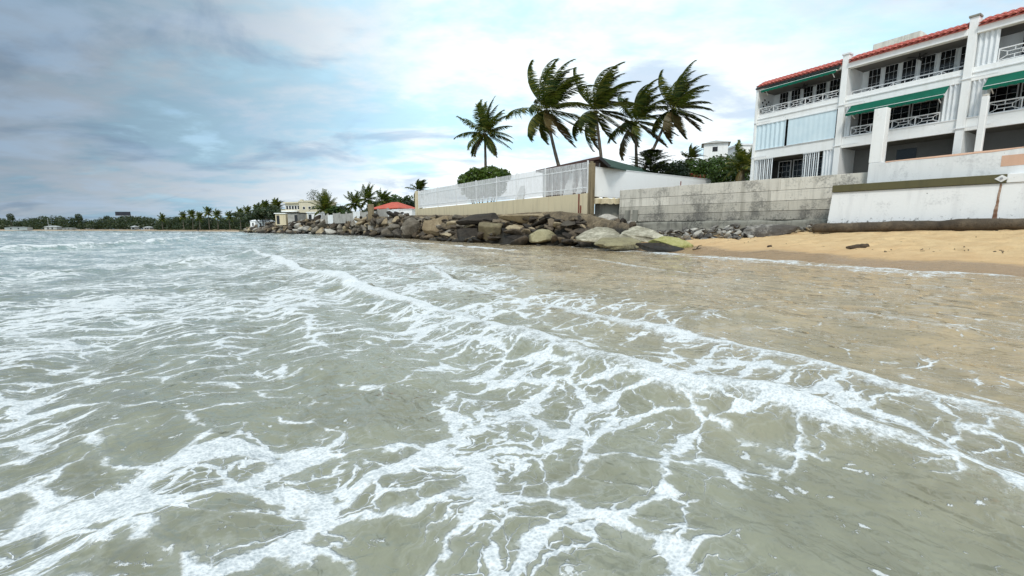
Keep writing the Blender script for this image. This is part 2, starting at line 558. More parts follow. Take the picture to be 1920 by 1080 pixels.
def mat_sand():
    nt, m = newmat('sand')
    p = pos(nt, False)
    d = nt.math('ADD', nt.vmath('DOT_PRODUCT', nt.vmath('SUBTRACT', p, tuple(SH0)), tuple(SHN)), 0.0)
    along = nt.vmath('DOT_PRODUCT', p, tuple(SHT))
    wob = nt.noise(p, 0.35, 4, 0.6)
    edge = nt.math('ADD', d, nt.math('MULTIPLY', nt.math('SUBTRACT', wob, 0.5), 2.6))
    wet = nt.remap(edge, 0.9, 1.7, 1.0, 0.0)
    damp = nt.remap(edge, 1.2, 5.5, 1.0, 0.0)
    f = nt.noise(p, 1.2, 7, 0.65)
    g = nt.noise(p, 22.0, 5, 0.7)
    col = nt.mix(nt.remap(f, 0.35, 0.7), (0.70, 0.50, 0.27), (0.60, 0.40, 0.205))
    col = nt.mix(nt.math('MULTIPLY', damp, 0.4), col, (0.56, 0.34, 0.17))
    col = nt.mix(nt.math('MULTIPLY', nt.remap(g, 0.52, 0.72), 0.4), col, (0.38, 0.27, 0.14))
    col = nt.mix(wet, col, (0.36, 0.235, 0.125))
    sp = nt.n('ShaderNodeTexVoronoi', feature='F1', ins={'Vector': nt.mapping(p, scale=(1.6, 2.2, 1)), 'Scale': 1.0})
    deb = nt.math('MULTIPLY', nt.remap(sp.outputs[0], 0.05, 0.09, 1.0, 0.0), nt.remap(nt.noise(p, 0.8, 2), 0.52, 0.58))
    col = nt.mix(nt.math('MULTIPLY', deb, 0.7), col, (0.10, 0.07, 0.04))
    h = nt.math('ADD', nt.math('MULTIPLY', f, 1.0), nt.math('MULTIPLY', g, 0.2))
    finish(nt, col, nt.remap(wet, 0, 1, 0.95, 0.18), bump(nt, h, 0.8, 0.2), 0.4)


mat_sand()


def mat_sea():
    nt, m = newmat('sea_water')
    p = pos(nt, False)
    fo = nt.n('ShaderNodeAttribute', attribute_name='foam', attribute_type='GEOMETRY').outputs['Fac']
    cr = nt.n('ShaderNodeAttribute', attribute_name='crest', attribute_type='GEOMETRY').outputs['Fac']
    rot = -math.atan2(BX.y, BX.x)
    q = nt.mapping(p, rot=(0, 0, rot))            # q.x shoreward, q.y along the crests
    flat = nt.vmath('MULTIPLY', q, (1, 1, 0))
    dist = nt.vmath('LENGTH', nt.vmath('MULTIPLY', p, (1, 1, 0)))
    # -- colour of the silty water: brownish over the sand, green-grey further out, aqua offshore
    d = nt.vmath('DOT_PRODUCT', nt.vmath('SUBTRACT', p, tuple(SH0)), tuple(SHN))
    dn = nt.math('ADD', d, nt.math('MULTIPLY', nt.math('SUBTRACT', nt.noise(p, 0.22, 4, 0.6), 0.5), 7.0))
    col = nt.mix(nt.remap(dn, -16.0, -10.5), (0.255, 0.256, 0.182), (0.40, 0.305, 0.175))
    col = nt.mix(nt.remap(dn, -9.0, -2.0), col, (0.42, 0.31, 0.175))
    col = nt.mix(nt.remap(dn, -17.5, -30.0), col, (0.235, 0.315, 0.285))
    col = nt.mix(nt.remap(dn, -60.0, -200.0), col, (0.055, 0.245, 0.235))
    silt_caustic = nt.noise(nt.mapping(flat, scale=(1.0, 0.7, 1)), 1.5, 4, 0.55, 1.2)
    col = nt.mix(nt.math('MULTIPLY', nt.remap(silt_caustic, 0.40, 0.66), 0.42), col, (0.145, 0.138, 0.088))  # stirred-sand swirls also paint the play of light into the water colour
    # -- lacy foam: warped cells, stretched shoreward
    w1 = nt.vmath('SCALE', nt.vmath('SUBTRACT', nt.noise(flat, 1.1, 3, 0.55, color=True), (0.5, 0.5, 0.5)), scale=0.9)
    w2 = nt.vmath('SCALE', nt.vmath('SUBTRACT', nt.noise(flat, 5.5, 3, 0.6, color=True), (0.5, 0.5, 0.5)), scale=0.22)
    wq = nt.vmath('MULTIPLY', nt.vmath('ADD', nt.vmath('ADD', flat, w1), w2), (1, 1, 0))

    def cells(scale, sx, off):
        vo = nt.n('ShaderNodeTexVoronoi', feature='DISTANCE_TO_EDGE', voronoi_dimensions='2D',
                  ins={'Vector': nt.mapping(wq, scale=(sx, 1, 1), loc=off), 'Scale': scale, 'Randomness': 1.0})
        return vo.outputs['Distance']
    e1 = cells(2.5, 0.62, (0, 0, 0))
    e2 = cells(5.2, 0.66, (5.2, 1.1, 0))
    e3 = cells(12.0, 0.7, (2.2, 7.1, 0))
    nz = nt.noise(nt.mapping(flat, scale=(0.7, 1.2, 1)), 2.2, 5, 0.6, 0.3)
    nf = nt.noise(flat, 6.5, 5, 0.65, 0.3)
    nff = nt.noise(flat, 26.0, 4, 0.7)
    # thickness of the strands follows the foam density
    var = nt.math('ADD', nt.math('MULTIPLY', nt.math('SUBTRACT', nz, 0.5), 1.5), nt.math('MULTIPLY', nt.math('SUBTRACT', nf, 0.5), 0.55))
    t1 = nt.math('ADD', nt.math('MULTIPLY_ADD', fo, 0.40, -0.135), nt.math('MULTIPLY', var, 0.30))
    t2 = nt.math('ADD', nt.math('MULTIPLY_ADD', fo, 0.40, -0.185), nt.math('MULTIPLY', var, 0.34))
    t3 = nt.math('ADD', nt.math('MULTIPLY_ADD', fo, 0.40, -0.225), nt.math('MULTIPLY', var, 0.32))
    jag = nt.math('MULTIPLY', nt.math('SUBTRACT', nff, 0.5), 0.05)
    m1 = nt.math('ADD', nt.math('SUBTRACT', t1, e1), jag)
    m2 = nt.math('ADD', nt.math('SUBTRACT', t2, e2), jag)
    m3 = nt.math('ADD', nt.math('SUBTRACT', t3, e3), jag)
    mm = nt.math('MAXIMUM', m1, nt.math('MAXIMUM', m2, m3))
    # solid rafts where foam is dense
    raft = nt.math('ADD', nt.math('MULTIPLY_ADD', fo, 0.8, -0.80), nt.math('MULTIPLY', var, 0.50))
    mm = nt.math('MAXIMUM', mm, raft)
    soft = nt.remap(dist, 2.0, 40.0, 0.05, 0.14, False)
    lace = nt.math('DIVIDE', mm, soft, clamp=True)
    # broken white water on the crests, frothy edge
    frn = nt.math('ADD', nt.math('MULTIPLY', nt.noise(flat, 5.0, 6, 0.7), 0.6), nt.math('MULTIPLY', nff, 0.4))
    froth = nt.remap(nt.math('ADD', cr, nt.math('MULTIPLY', nt.math('SUBTRACT', frn, 0.5), 1.5)), 0.42, 0.78)
    # scattered bubbles and flecks
    speck = nt.math('MULTIPLY', nt.remap(nt.math('ADD', nf, nt.math('MULTIPLY', nff, 0.35)), 0.80, 0.86), 0.9)
    thin = nt.math('MULTIPLY', nt.remap(mm, -0.11, 0.0), 0.14)     # thin milky film round the strands
    foam = nt.math('MAXIMUM', nt.math('MAXIMUM', lace, froth), nt.math('MAXIMUM', nt.math('MULTIPLY', speck, 0.85), nt.math('MULTIPLY', thin, nt.remap(fo, 0.2, 0.7))))
    # -- ripples
    r1 = nt.noise(nt.mapping(flat, scale=(1.25, 0.6, 1)), 1.7, 3, 0.5, 0.5)
    r2 = nt.noise(nt.mapping(flat, scale=(1.15, 0.75, 1), rot=(0, 0, 0.3)), 5.0, 2, 0.5, 0.6)
    r3 = nt.noise(nt.mapping(flat, scale=(1.1, 0.85, 1), rot=(0, 0, -0.4)), 16.0, 2, 0.5, 0.6)
    h = nt.math('ADD', nt.math('MULTIPLY', r1, 0.10), nt.math('ADD', nt.math('MULTIPLY', r2, 0.055), nt.math('MULTIPLY', r3, 0.015)))
    hf = nt.math('ADD', h, nt.math('MULTIPLY', foam, 0.010))
    nrm = bump(nt, hf, 1.0, 1.0)
    bub = nt.n('ShaderNodeTexVoronoi', feature='F1', voronoi_dimensions='2D', ins={'Vector': flat, 'Scale': 55.0}).outputs[0]
    ftx = nt.math('ADD', nt.math('MULTIPLY', nff, 0.5), nt.math('ADD', nt.math('MULTIPLY', nf, 0.35), nt.math('MULTIPLY', bub, 0.22)))
    fcol = nt.mix(nt.remap(ftx, 0.36, 0.62), (0.50, 0.53, 0.53), (0.76, 0.77, 0.76))  # soft grey shading of the froth is painted into its colour
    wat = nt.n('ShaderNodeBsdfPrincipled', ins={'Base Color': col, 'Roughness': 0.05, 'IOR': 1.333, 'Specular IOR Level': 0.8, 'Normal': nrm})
    fom = nt.n('ShaderNodeBsdfPrincipled', ins={'Base Color': fcol, 'Roughness': 0.7, 'Specular IOR Level': 0.2, 'Normal': bump(nt, nt.math('ADD', hf, nt.math('MULTIPLY', ftx, 0.02)), 0.8, 1.0)})
    mx = nt.n('ShaderNodeMixShader', ins={0: foam, 1: wat.outputs[0], 2: fom.outputs[0]})
    nt.n('ShaderNodeOutputMaterial', ins={0: mx.outputs[0]})


mat_sea()

# ------------------------------------------------------------------ the sea
CRESTS = [  # surveyed crest lines: points, height, foam weight, seaward trail
    ([(470, 474, .7), (520, 487, .9), (560, 505, 1), (640, 530, 1), (760, 575, .95), (880, 606, .8), (960, 640, .66), (1060, 672, .6), (1180, 705, .56), (1290, 742, .8), (1400, 762, .66), (1500, 786, .8), (1640, 836, 1), (1780, 880, 1), (1920, 928, .9), (2300, 1060, .8)], 0.165, 1.0, 0.9),
    ([(800, 500), (850, 530), (960, 568), (1100, 597), (1240, 628), (1330, 650), (1500, 690), (1650, 738), (1800, 770), (1920, 800), (2300, 900)], 0.09, 0.70, 0.6),
    ([(1090, 486), (1200, 503), (1300, 516), (1500, 533), (1700, 562), (1920, 592)], 0.06, 0.56, 0.5),
    ([(1290, 612), (1360, 590), (1480, 576), (1560, 584), (1700, 604), (1860, 640)], 0.07, 0.55, 0.7),
    ([(1180, 470), (1240, 478), (1400, 494), (1560, 508), (1720, 516), (1900, 530)], 0.03, 0.45, 0.9),
    ([(-60, 474), (0, 471), (130, 466), (250, 460), (330, 452), (400, 446)], 0.35, 0.95, 3.0),
    ([(20, 516), (100, 512), (250, 500), (380, 490), (480, 476)], 0.12, 0.75, 1.6),
    ([(480, 476), (560, 470), (640, 466), (760, 468), (840, 476)], 0.12, 0.7, 3.0),
    ([(560, 448), (700, 452), (820, 458), (930, 468), (1010, 472)], 0.10, 0.75, 3.0),
    ([(160, 440), (260, 439.5), (380, 438), (470, 440)], 0.35, 0.85, 8.0),
    ([(-100, 452), (60, 448), (190, 444)], 0.25, 0.4, 4.0),
    ([(440, 520), (520, 512), (600, 520), (680, 545)], 0.06, 0.45, 1.4),
    ([(880, 470), (1000, 478), (1110, 488)], 0.05, 0.45, 1.0),
]
PATCH = [  # drifting foam: photo spot, length shoreward, length along the crest, amount
    (330, 900, 0.95, 0.36, 0.60), (110, 985, 0.6, 0.3, 0.60), (520, 810, 0.9, 0.30, 0.42), (60, 800, 0.7, 0.3, 0.45),
    (640, 960, 0.5, 0.28, 0.55), (480, 1010, 0.45, 0.25, 0.4), (600, 1060, 0.3, 0.25, 0.5), (820, 850, 0.45, 0.4, 0.75),
    (790, 930, 0.45, 0.3, 0.65), (1000, 860, 0.4, 0.4, 0.75), (900, 1000, 0.35, 0.3, 0.75), (1120, 900, 0.4, 0.35, 0.72),
    (1210, 980, 0.28, 0.3, 0.7), (760, 730, 0.9, 0.5, 0.3), (1000, 760, 0.6, 0.6, 0.3), (1150, 780, 0.5, 0.5, 0.4), (1060, 960, 0.3, 0.3, 0.8), (1330, 900, 0.25, 0.2, 0.6), (1290, 1010, 0.2, 0.2, 0.7), (1000, 1040, 0.3, 0.2, 0.8), (1450, 860, 0.2, 0.2, 0.5),
    (1300, 830, 0.4, 0.35, 0.75), (600, 640, 1.4, 0.8, 0.4), (310, 630, 0.8, 0.4, 0.5), (900, 660, 1.0, 0.9, 0.15),
    (350, 560, 2.2, 1.6, 0.42), (650, 580, 1.8, 1.3, 0.45), (250, 520, 3, 3, 0.35), (650, 490, 5, 4, 0.45), (800, 470, 7, 5, 0.4),
    (1240, 660, 0.9, 0.7, 0.4), (1400, 720, 0.7, 0.6, 0.45), (1560, 740, 0.5, 0.6, 0.34), (1700, 600, 1.2, 0.8, 0.3),
    (1350, 500, 3.0, 2.0, 0.25), (1050, 560, 1.6, 1.6, 0.30), (620, 455, 16, 10, 0.4), (330, 480, 6, 6, 0.35), (170, 1010, 0.4, 0.3, 0.4),
    (1540, 905, 0.16, 0.14, 0.34), (1400, 975, 0.10, 0.10, 0.40), (1600, 1070, 0.16, 0.12, 0.5), (1180, 1070, 0.3, 0.15, 0.42),
]


def build_sea():
    nr, na = 560, 1050
    rr = np.exp(np.linspace(math.log(0.25), math.log(1500.0), nr))
    aa = np.linspace(R(-25), R(205), na)
    rg, ag = np.meshgrid(rr, aa, indexing='ij')
    x, y = rg * np.cos(ag), rg * np.sin(ag)
    a = x * AX.x + y * AX.y
    b = x * BX.x + y * BX.y
    dsh = (x - SH0.x) * SHN.x + (y - SH0.y) * SHN.y
    shal = sstep(-1.0, -14.0, dsh) * 0.8 + 0.2
    far = sstep(0.0, 60.0, rg)
    z = (fbm(b * 0.55, a * 0.22, 3, 3) - 0.5) * (0.10 + 0.25 * far) * shal
    z += (fbm(b * 1.5 + 3, a * 0.8, 11, 3) - 0.5) * 0.105 * (0.5 + 0.5 * shal)
    z += (fbm(b * 4.2 + 1, a * 2.6, 23, 2) - 0.5) * 0.026 * np.clip(8.0 / rg, 0, 1)
    # low parallel swells rolling in
    ph = b / 1.55 + 1.7 * fbm(a * 0.16 + 3, b * 0.12, 27, 2)
    sw_ = np.sin(2 * math.pi * ph)
    z += 0.026 * (sw_ + 0.35 * np.cos(4 * math.pi * ph)) * shal * (0.4 + 1.1 * fbm(a * 0.3, b * 0.3, 29, 2))
    foam = np.zeros_like(x)
    crest = np.zeros_like(x)
    wob = (fbm(x * 0.9, y * 0.9, 31, 4) - 0.5)
    wobs = (fbm(x * 3.6, y * 3.6, 41, 3) - 0.5)
    for pts, hgt, fw, trail in CRESTS:
        P = [G(p[0], p[1]) for p in pts]
        PW = [p[2] if len(p) > 2 else 1.0 for p in pts]
        best = np.full(x.shape, 1e9)
        sgn = np.zeros_like(x)
        tt = np.zeros_like(x)
        ww = np.ones_like(x)
        tot = sum((P[i + 1] - P[i]).length for i in range(len(P) - 1))
        acc = 0.0
        for i in range(len(P) - 1):
            p0, p1 = P[i], P[i + 1]
            dx, dy = p1.x - p0.x, p1.y - p0.y
            L2 = dx * dx + dy * dy
            t = np.clip(((x - p0.x) * dx + (y - p0.y) * dy) / L2, 0, 1)
            ex, ey = x - (p0.x + t * dx), y - (p0.y + t * dy)
            ds = np.hypot(ex, ey)
            s = np.sign(ex * BX.x + ey * BX.y)
            u = ds < best
            best = np.where(u, ds, best)
            sgn = np.where(u, s, sgn)
            tt = np.where(u, (acc + t * math.sqrt(L2)) / tot, tt)
            ww = np.where(u, PW[i] + (PW[i + 1] - PW[i]) * t, ww)
            acc += math.sqrt(L2)
        q = best * sgn + wob * min(0.35 * trail, 1.2) + wobs * 0.10       # >0 shoreward
        ends = sstep(0.0, 0.06, tt) * sstep(1.0, 0.94, tt)
        sc = 0.55 + 0.45 * min(trail, 3.0)
        prof = np.where(q > 0, np.exp(-(q / (0.20 * sc)) ** 2), np.exp(-(q / (0.60 * sc)) ** 2))
        along = 0.55 + 0.9 * (fbm(a * 0.45 + hgt * 50, b * 0.1, 51, 3))
        z += hgt * prof * ends * along
        wdt = 0.26 * sc
        c = np.where(q > 0, np.exp(-(q / (0.07 * sc)) ** 2), np.exp(-(q / (wdt * (0.5 + along))) ** 2)) * ends
        crest = np.maximum(crest, c * fw * ww * (0.50 + 0.6 * along))
        tr = np.where(q > 0, np.exp(-(q / (0.15 * sc)) ** 2), np.exp(-(-q / (trail * 1.1)))) * ends
        foam = np.maximum(foam, tr * fw * 0.42)
    base = 0.27 + 0.32 * sstep(0.36, 0.66, fbm(b * 0.7 + 5, a * 0.9, 61, 4))
    base += 0.20 * sstep(2.6, 6.5, rg) * (0.35 + 0.9 * sstep(0.35, 0.65, fbm(b * 0.9 + 2, a * 0.5, 63, 3)))
    base *= 1 - 0.50 * sstep(-15.0, -11.5, dsh) * sstep(-1.0, -4.0, dsh)
    foam = np.maximum(foam, base)
    for px, py, lb, la, amt in PATCH:
        c = G(px, py)
        da, db = a - (c.x * AX.x + c.y * AX.y), b - (c.x * BX.x + c.y * BX.y)
        g = np.exp(-((da / la) ** 2 + (db / lb) ** 2)) * amt
        foam = foam + g * 0.40 * (1.0 - foam)
    # clear patch of water close in on the right, as in the photo
    for px, py, rad in ((1560, 990, 0.34), (1700, 960, 0.35), (1480, 930, 0.12), (700, 1010, 0.10), (1750, 1050, 0.3)):
        c = G(px, py)
        foam *= 1 - 0.85 * np.exp(-(((x - c.x) ** 2 + (y - c.y) ** 2) / rad ** 2))
    # milky trail behind the breaking end of the front wave
    for px, py, lb, la, amt in ((1800, 905, 0.30, 0.55, 0.50), (1650, 850, 0.2, 0.35, 0.45), (1880, 985, 0.22, 0.30, 0.40), (1260, 735, 0.25, 0.3, 0.42), (700, 560, 1.2, 1.4, 0.3)):
        c = G(px, py)
        da, db = a - (c.x * AX.x + c.y * AX.y), b - (c.x * BX.x + c.y * BX.y)
        crest = np.maximum(crest, np.exp(-((da / la) ** 2 + (db / lb) ** 2)) * amt)
    foam = np.clip(foam, 0, 0.86)
    v = np.stack([x, y, z], -1).reshape(-1, 3)
    i, j = np.meshgrid(np.arange(nr - 1), np.arange(na - 1), indexing='ij')
    k = (i * na + j).ravel()
    f = np.stack([k, k + na, k + na + 1, k + 1], -1)
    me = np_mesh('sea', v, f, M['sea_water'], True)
    for nm, arr in (('foam', foam), ('crest', crest)):
        at = me.attributes.new(nm, 'FLOAT', 'POINT')
        at.data.foreach_set('value', arr.ravel().astype(np.float32))
    tag(link('sea', me), kind='structure')


build_sea()


# ------------------------------------------------------------------ beach and land
def build_beach():
    nt_, nd_ = 260, 180
    t = np.linspace(-12, 34, nt_)
    d = np.linspace(-7, 17, nd_)
    tg, dg = np.meshgrid(t, d, indexing='ij')
    x = SH0.x + SHT.x * tg + SHN.x * dg
    y = SH0.y + SHT.y * tg + SHN.y * dg
    e = dg + (fbm(tg * 0.22, dg * 0.1, 5, 3) - 0.5) * 1.4
    z = np.where(e < 0, e * 0.10, 0.125 * e + 0.10 * sstep(0.2, 1.6, e))
    z += (fbm(x * 1.4, y * 1.4, 8, 4) - 0.5) * 0.07 * sstep(0.5, 3, e)
    z += (fbm(x * 4, y * 4, 18, 2) - 0.5) * 0.03 * sstep(1.0, 3, e)
    # trodden hollows and low ridges
    foot = fbm(x * 2.6 + 4, y * 2.6, 28, 2)
    z -= 0.10 * sstep(0.58, 0.72, foot) * sstep(2.0, 4.0, e)
    v = np.stack([x, y, z], -1).reshape(-1, 3)
    i, j = np.meshgrid(np.arange(nt_ - 1), np.arange(nd_ - 1), indexing='ij')
    k = (i * nd_ + j).ravel()
    f = np.stack([k, k + nd_, k + nd_ + 1, k + 1], -1)
    tag(link('beach', np_mesh('beach', v, f, M['sand'], True)), kind='structure')


build_beach()


def sand_z(x, y):
    d = (x - SH0.x) * SHN.x + (y - SH0.y) * SHN.y
    return 0.125 * d + 0.08 if d > 0 else 0.1 * d


# wall and building lines ----------------------------------------------------
def line_frame(px0, Y0, vp):
    """a level line through photo column px0 at distance Y0 whose vanishing point is column vp; returns origin, unit direction to the right"""
    o = Vector((X(px0, Y0), Y0, 0))
    u = (vp - 960.0) / FPX / (CT + (110.0 / FPX) * ST)
    d = -Vector((u, 1.0, 0)).normalized()
    return o, d


def hit(o, d, px):
    """distance along the line o + s d where photo column px (on the horizon) crosses it"""
    k = (px - 960.0) / FPX / (CT + (110.0 / FPX) * ST)
    return (k * o.y - o.x) / (d.x - k * d.y)


BO, BD = line_frame(1401, 32.0, 479)          # apartment facade
CO, CD = line_frame(1160, 36.0, 150)          # grey concrete sea wall
WO, WD = line_frame(1554, 24.8, 331)          # lower white sea wall
UO, UD = line_frame(1615, 24.4, 470)          # upper white terrace wall
FO, FD = line_frame(1100, 37.0, 370)          # fence, running from its right end


def rz_of(d):
    return math.atan2(d.y, d.x)


def inland(d):
    return Vector((-d.y, d.x, 0)) if -d.y > 0 else Vector((d.y, -d.x, 0))


# land behind the walls
def poly_land(name, pts, z0, z1, mat):
    tag(MB().prism([(p[0], p[1]) for p in pts], z0, z1).build(name, mat), kind='structure')


SHORE = [  # waterline in front of the rocks, right to left
    G(1180, 470), G(1100, 463), G(1050, 461), G(950, 458.5), G(860, 453), G(785, 448.5), G(700, 443), Vector((X(640, 100), 100, 0)), Vector((X(560, 122), 122, 0)),
    Vector((X(500, 150), 150, 0)), Vector((X(462, 172), 172, 0))]
TOPS = [  # head of the rocky bank behind each of these points
    (1180, 30.5, 1.7), (1100, 36.3, 2.6), (1050, 38.8, 2.9), (950, 46.0, 2.9), (860, 54, 3.1), (785, 64, 3.4), (700, 84, 3.7), (640, 108, 3.9), (560, 131, 4.0),
    (500, 160, 3.2), (464, 178, 1.6)]
TOPV = [Vector((X(p, Y), Y, z)) for p, Y, z in TOPS]

poly_land('land', [(TOPV[2] + Vector((1.5, 1.2, 0)))[:2], TOPV[3][:2], TOPV[4][:2], TOPV[5][:2], TOPV[6][:2], TOPV[7][:2], TOPV[8][:2], TOPV[9][:2],
                   (-112, 190), (-150, 262), (-60, 600), (300, 600), (160, 60), (40, 44), (12, 40)], -1.0, 2.7, M['earth'])
poly_land('terrace_ground', [(CO + inland(CD) * 0.5)[:2], (CO + CD * 17.5 + inland(CD) * 0.5)[:2], (UO + UD * 2 + inland(UD) * 0.5)[:2], (UO + UD * 12 + inland(UD) * 0.5)[:2],
                             (60, 12), (70, 70), (30, 52)], 0.5, 4.36, M['earth'])
poly_land('far_shore', [(-120, 205), (X(450, 262), 262), (X(380, 300), 300), (X(300, 345), 345), (X(150, 400), 400), (X(0, 430), 430), (X(-250, 460), 460),
                        (-900, 700), (-60, 800), (-50, 420)], -1.0, 1.0, M['earth'])
fb = MB()
fbp = [(448, 250), (380, 290), (300, 335), (150, 390), (0, 418), (-250, 445)]
for k in range(len(fbp) - 1):
    (p0, y0), (p1, y1) = fbp[k], fbp[k + 1]
    a0, a1 = Vector((X(p0, y0), y0, -0.2)), Vector((X(p1, y1), y1, -0.2))
    b0, b1 = Vector((X(p0, y0 + 26), y0 + 26, 1.2)), Vector((X(p1, y1 + 26), y1 + 26, 1.2))
    fb.add([a0, a1, b1, b0], [(0, 1, 2, 3)])
tag(fb.build('far_beach', M['far_sand']), kind='structure')

# ------------------------------------------------------------------ rocks
_ico = {}


def ico(sub):
    if sub not in _ico:
        bm = bmesh.new()
        bmesh.ops.create_icosphere(bm, subdivisions=sub, radius=1.0)
        v = np.array([p.co[:] for p in bm.verts])
        f = np.array([[q.index for q in g.verts] for g in bm.faces])
        bm.free()
        _ico[sub] = (v, f)
    return _ico[sub]


def rock_verts(seed, sub=3, cuts=14, lo=0.55, hi=0.95, rough=0.05, squash=(1, 1, 1)):
    rs = np.random.RandomState(seed)
    v, f = ico(sub)
    v = v.copy()
    nrm = rs.normal(size=(cuts, 3))
    nrm /= np.linalg.norm(nrm, axis=1)[:, None]
    off = rs.uniform(lo, hi, cuts)
    dots = v @ nrm.T
    rr = np.where(dots > 0.05, off[None, :] / np.maximum(dots, 0.05), 9.0).min(axis=1)
    v *= np.minimum(1.0, rr)[:, None]
    n = (fbm(v[:, 0] * 2.2 + seed, v[:, 1] * 2.2 + v[:, 2] * 1.7, seed, 4) - 0.5) * rough * 4
    n += (fbm(v[:, 0] * 6 + v[:, 2] * 5, v[:, 1] * 6 - seed, seed + 5, 3) - 0.5) * rough * 1.6
    v *= (1 + n)[:, None]
    v /= np.abs(v).max(axis=0)[None, :]
    return v * np.array(squash), f


def rock_mesh(seed, mat, size, sub=3, cuts=14, lo=0.55, hi=0.95, rough=0.05, smooth=False):
    v, f = rock_verts(seed, sub, cuts, lo, hi, rough)
    return np_mesh('rock', v * np.array(size), f, mat, smooth)


def boulder(name, label, px0, px1, py0, py1, Y, mat, seed, depth=1.0, tilt=0.0, lo=0.6, hi=0.95, rough=0.075, cuts=20, yaw=0.0, sub=5):
    k = Y / FPX
    hx, hz = (px1 - px0) / 2 * k, (py1 - py0) / 2 * k
    c = W((px0 + px1) / 2, (py0 + py1) / 2, Y)
    me = rock_mesh(seed, M[mat], (hx, hx * depth, hz), sub, cuts, lo - 0.22, hi - 0.2, rough * 0.7, False)
    me.name = name
    o = link(name, me, None, c)
    o.rotation_euler = (0, tilt, yaw)
    return tag(o, label, 'rock', 'boulders at the foot of the cream wall')


# rocky bank under the cream wall and along the point
def build_bank():
    n_t, n_c = 420, 34
    ts = np.linspace(0, len(SHORE) - 1.001, n_t)
    V = np.zeros((n_t, n_c, 3))
    for i, t in enumerate(ts):
        k = int(t)
        fr = t - k
        s = SHORE[k].lerp(SHORE[k + 1], fr)
        e = TOPV[k].lerp(TOPV[k + 1], fr)
        for j in range(n_c):
            c = j / (n_c - 1)
            p = s.lerp(e, c)
            V[i, j] = (p.x, p.y, -0.5 + (e.z + 0.5) * (1 - (1 - c) ** 1.5))
    arc = np.concatenate([[0], np.cumsum(np.linalg.norm(np.diff(V[:, 0, :2], axis=0), axis=1))])
    a = np.repeat(arc[:, None], n_c, 1)
    c = np.linspace(0, 1, n_c)[None, :].repeat(n_t, 0)
    amp = np.sin(np.clip(c, 0, 1) * math.pi * 0.95 + 0.05)
    n1 = fbm(a * 0.55, c * 3.0, 71, 4) - 0.5
    n2 = np.abs(fbm(a * 1.6, c * 9.0, 81, 3) - 0.5)
    V[:, :, 2] += (n1 * 1.3 - n2 * 1.0) * amp
    V[:, :, 1] += (fbm(a * 0.4 + 9, c * 5, 91, 3) - 0.5) * 1.8 * amp
    i, j = np.meshgrid(np.arange(n_t - 1), np.arange(n_c - 1), indexing='ij')
    k = (i * n_c + j).ravel()
    f = np.stack([k, k + 1, k + n_c + 1, k + n_c], -1)
    tag(link('rocky_bank', np_mesh('rocky_bank', V.reshape(-1, 3), f, M['rock_bank'], False)), kind='structure')


build_bank()

boulder('boulder', 'long dark overhanging rock slab just under the cream wall', 852, 944, 400, 428, 45.5, 'rock_dark', 3, 0.45, -0.03, 0.5, 0.8)
boulder('boulder', 'tan block-shaped boulder below the long dark slab', 884, 952, 414, 450, 42.0, 'rock_olive', 11, 0.8, -0.12, 0.55, 0.85)
boulder('boulder', 'rounded light tan boulder between the block boulder and the dark cave', 940, 1004, 416, 452, 40.0, 'rock_tan', 21, 0.8, 0.25, 0.7, 1.0)
boulder('boulder', 'smooth oval olive-tan boulder standing in front of the dark cave at the waterline', 982, 1046, 430, 461, 36.0, 'rock_olive', 34, 0.7, -0.12, 0.75, 1.0, 0.03)
boulder('boulder', 'brown wrinkled outcrop at the left end of the cream wall', 790, 850, 404, 450, 52.5, 'rock_tan', 45, 0.5, 0.06, 0.5, 0.9, 0.09)
boulder('boulder', 'dark wet rock beside the brown wrinkled outcrop at the waterline', 846, 900, 426, 456, 45.0, 'rock_dark', 56, 0.7, 0.1, 0.6, 0.95)
boulder('boulder', 'black rock mass forming the cave behind the oval boulder', 992, 1096, 408, 458, 39.2, 'rock_dark', 67, 0.35, 0.05, 0.5, 0.9, 0.07)
boulder('boulder', 'tan ledge of layered rock right under the middle of the cream wall', 936, 1108, 396, 424, 40.6, 'rock_tan', 78, 0.35, -0.02, 0.55, 0.9, 0.07)
boulder('boulder', 'dark crumbling rock between the cave and the pale flat slabs', 1048, 1118, 424, 463, 34.0, 'rock_brown', 89, 0.6, 0.0, 0.6, 0.95, 0.08)
boulder('boulder', 'pale rock lump below the corner of the white side wall', 1112, 1152, 396, 436, 36.0, 'rock_pale', 97, 0.7, 0.5, 0.55, 0.9, 0.07)
boulder('boulder', 'grey angular boulder next to the left corner of the cream wall', 752, 792, 408, 446, 58.0, 'rock_grey', 102, 0.7, -0.3, 0.5, 0.85)
boulder('boulder', 'grey slanting boulder left of the angular boulder at the waterline', 712, 748, 422, 450, 66.0, 'rock_grey', 113, 0.8, 0.4, 0.5, 0.85)


def slab(label, px0, py0, px1, py1, Y0, Y1, wdt, thick, mat, seed, name='flat_rock', roll=0.0):
    """flat tilted slab between two surveyed end points"""
    a, b = W(px0, py0, Y0), W(px1, py1, Y1)
    L = (b - a).length / 2
    v, f = rock_verts(seed, 5, 18, 0.55, 0.9, 0.05)
    v = np.sign(v) * np.abs(v) ** np.array([1.0, 1.0, 0.6])
    me = np_mesh(name, v * np.array((L, wdt / 2, thick / 2)), f, M[mat], True)
    o = link(name, me, None, (a + b) / 2)
    d = (b - a).normalized()
    up = Vector((-0.1, -0.32 - roll, 1)).normalized()
    y = up.cross(d).normalized()
    z = d.cross(y)
    o.rotation_euler = Matrix((d, y, z)).transposed().to_euler()
    return tag(o, label, 'rock', 'flat slabs beside the beach')


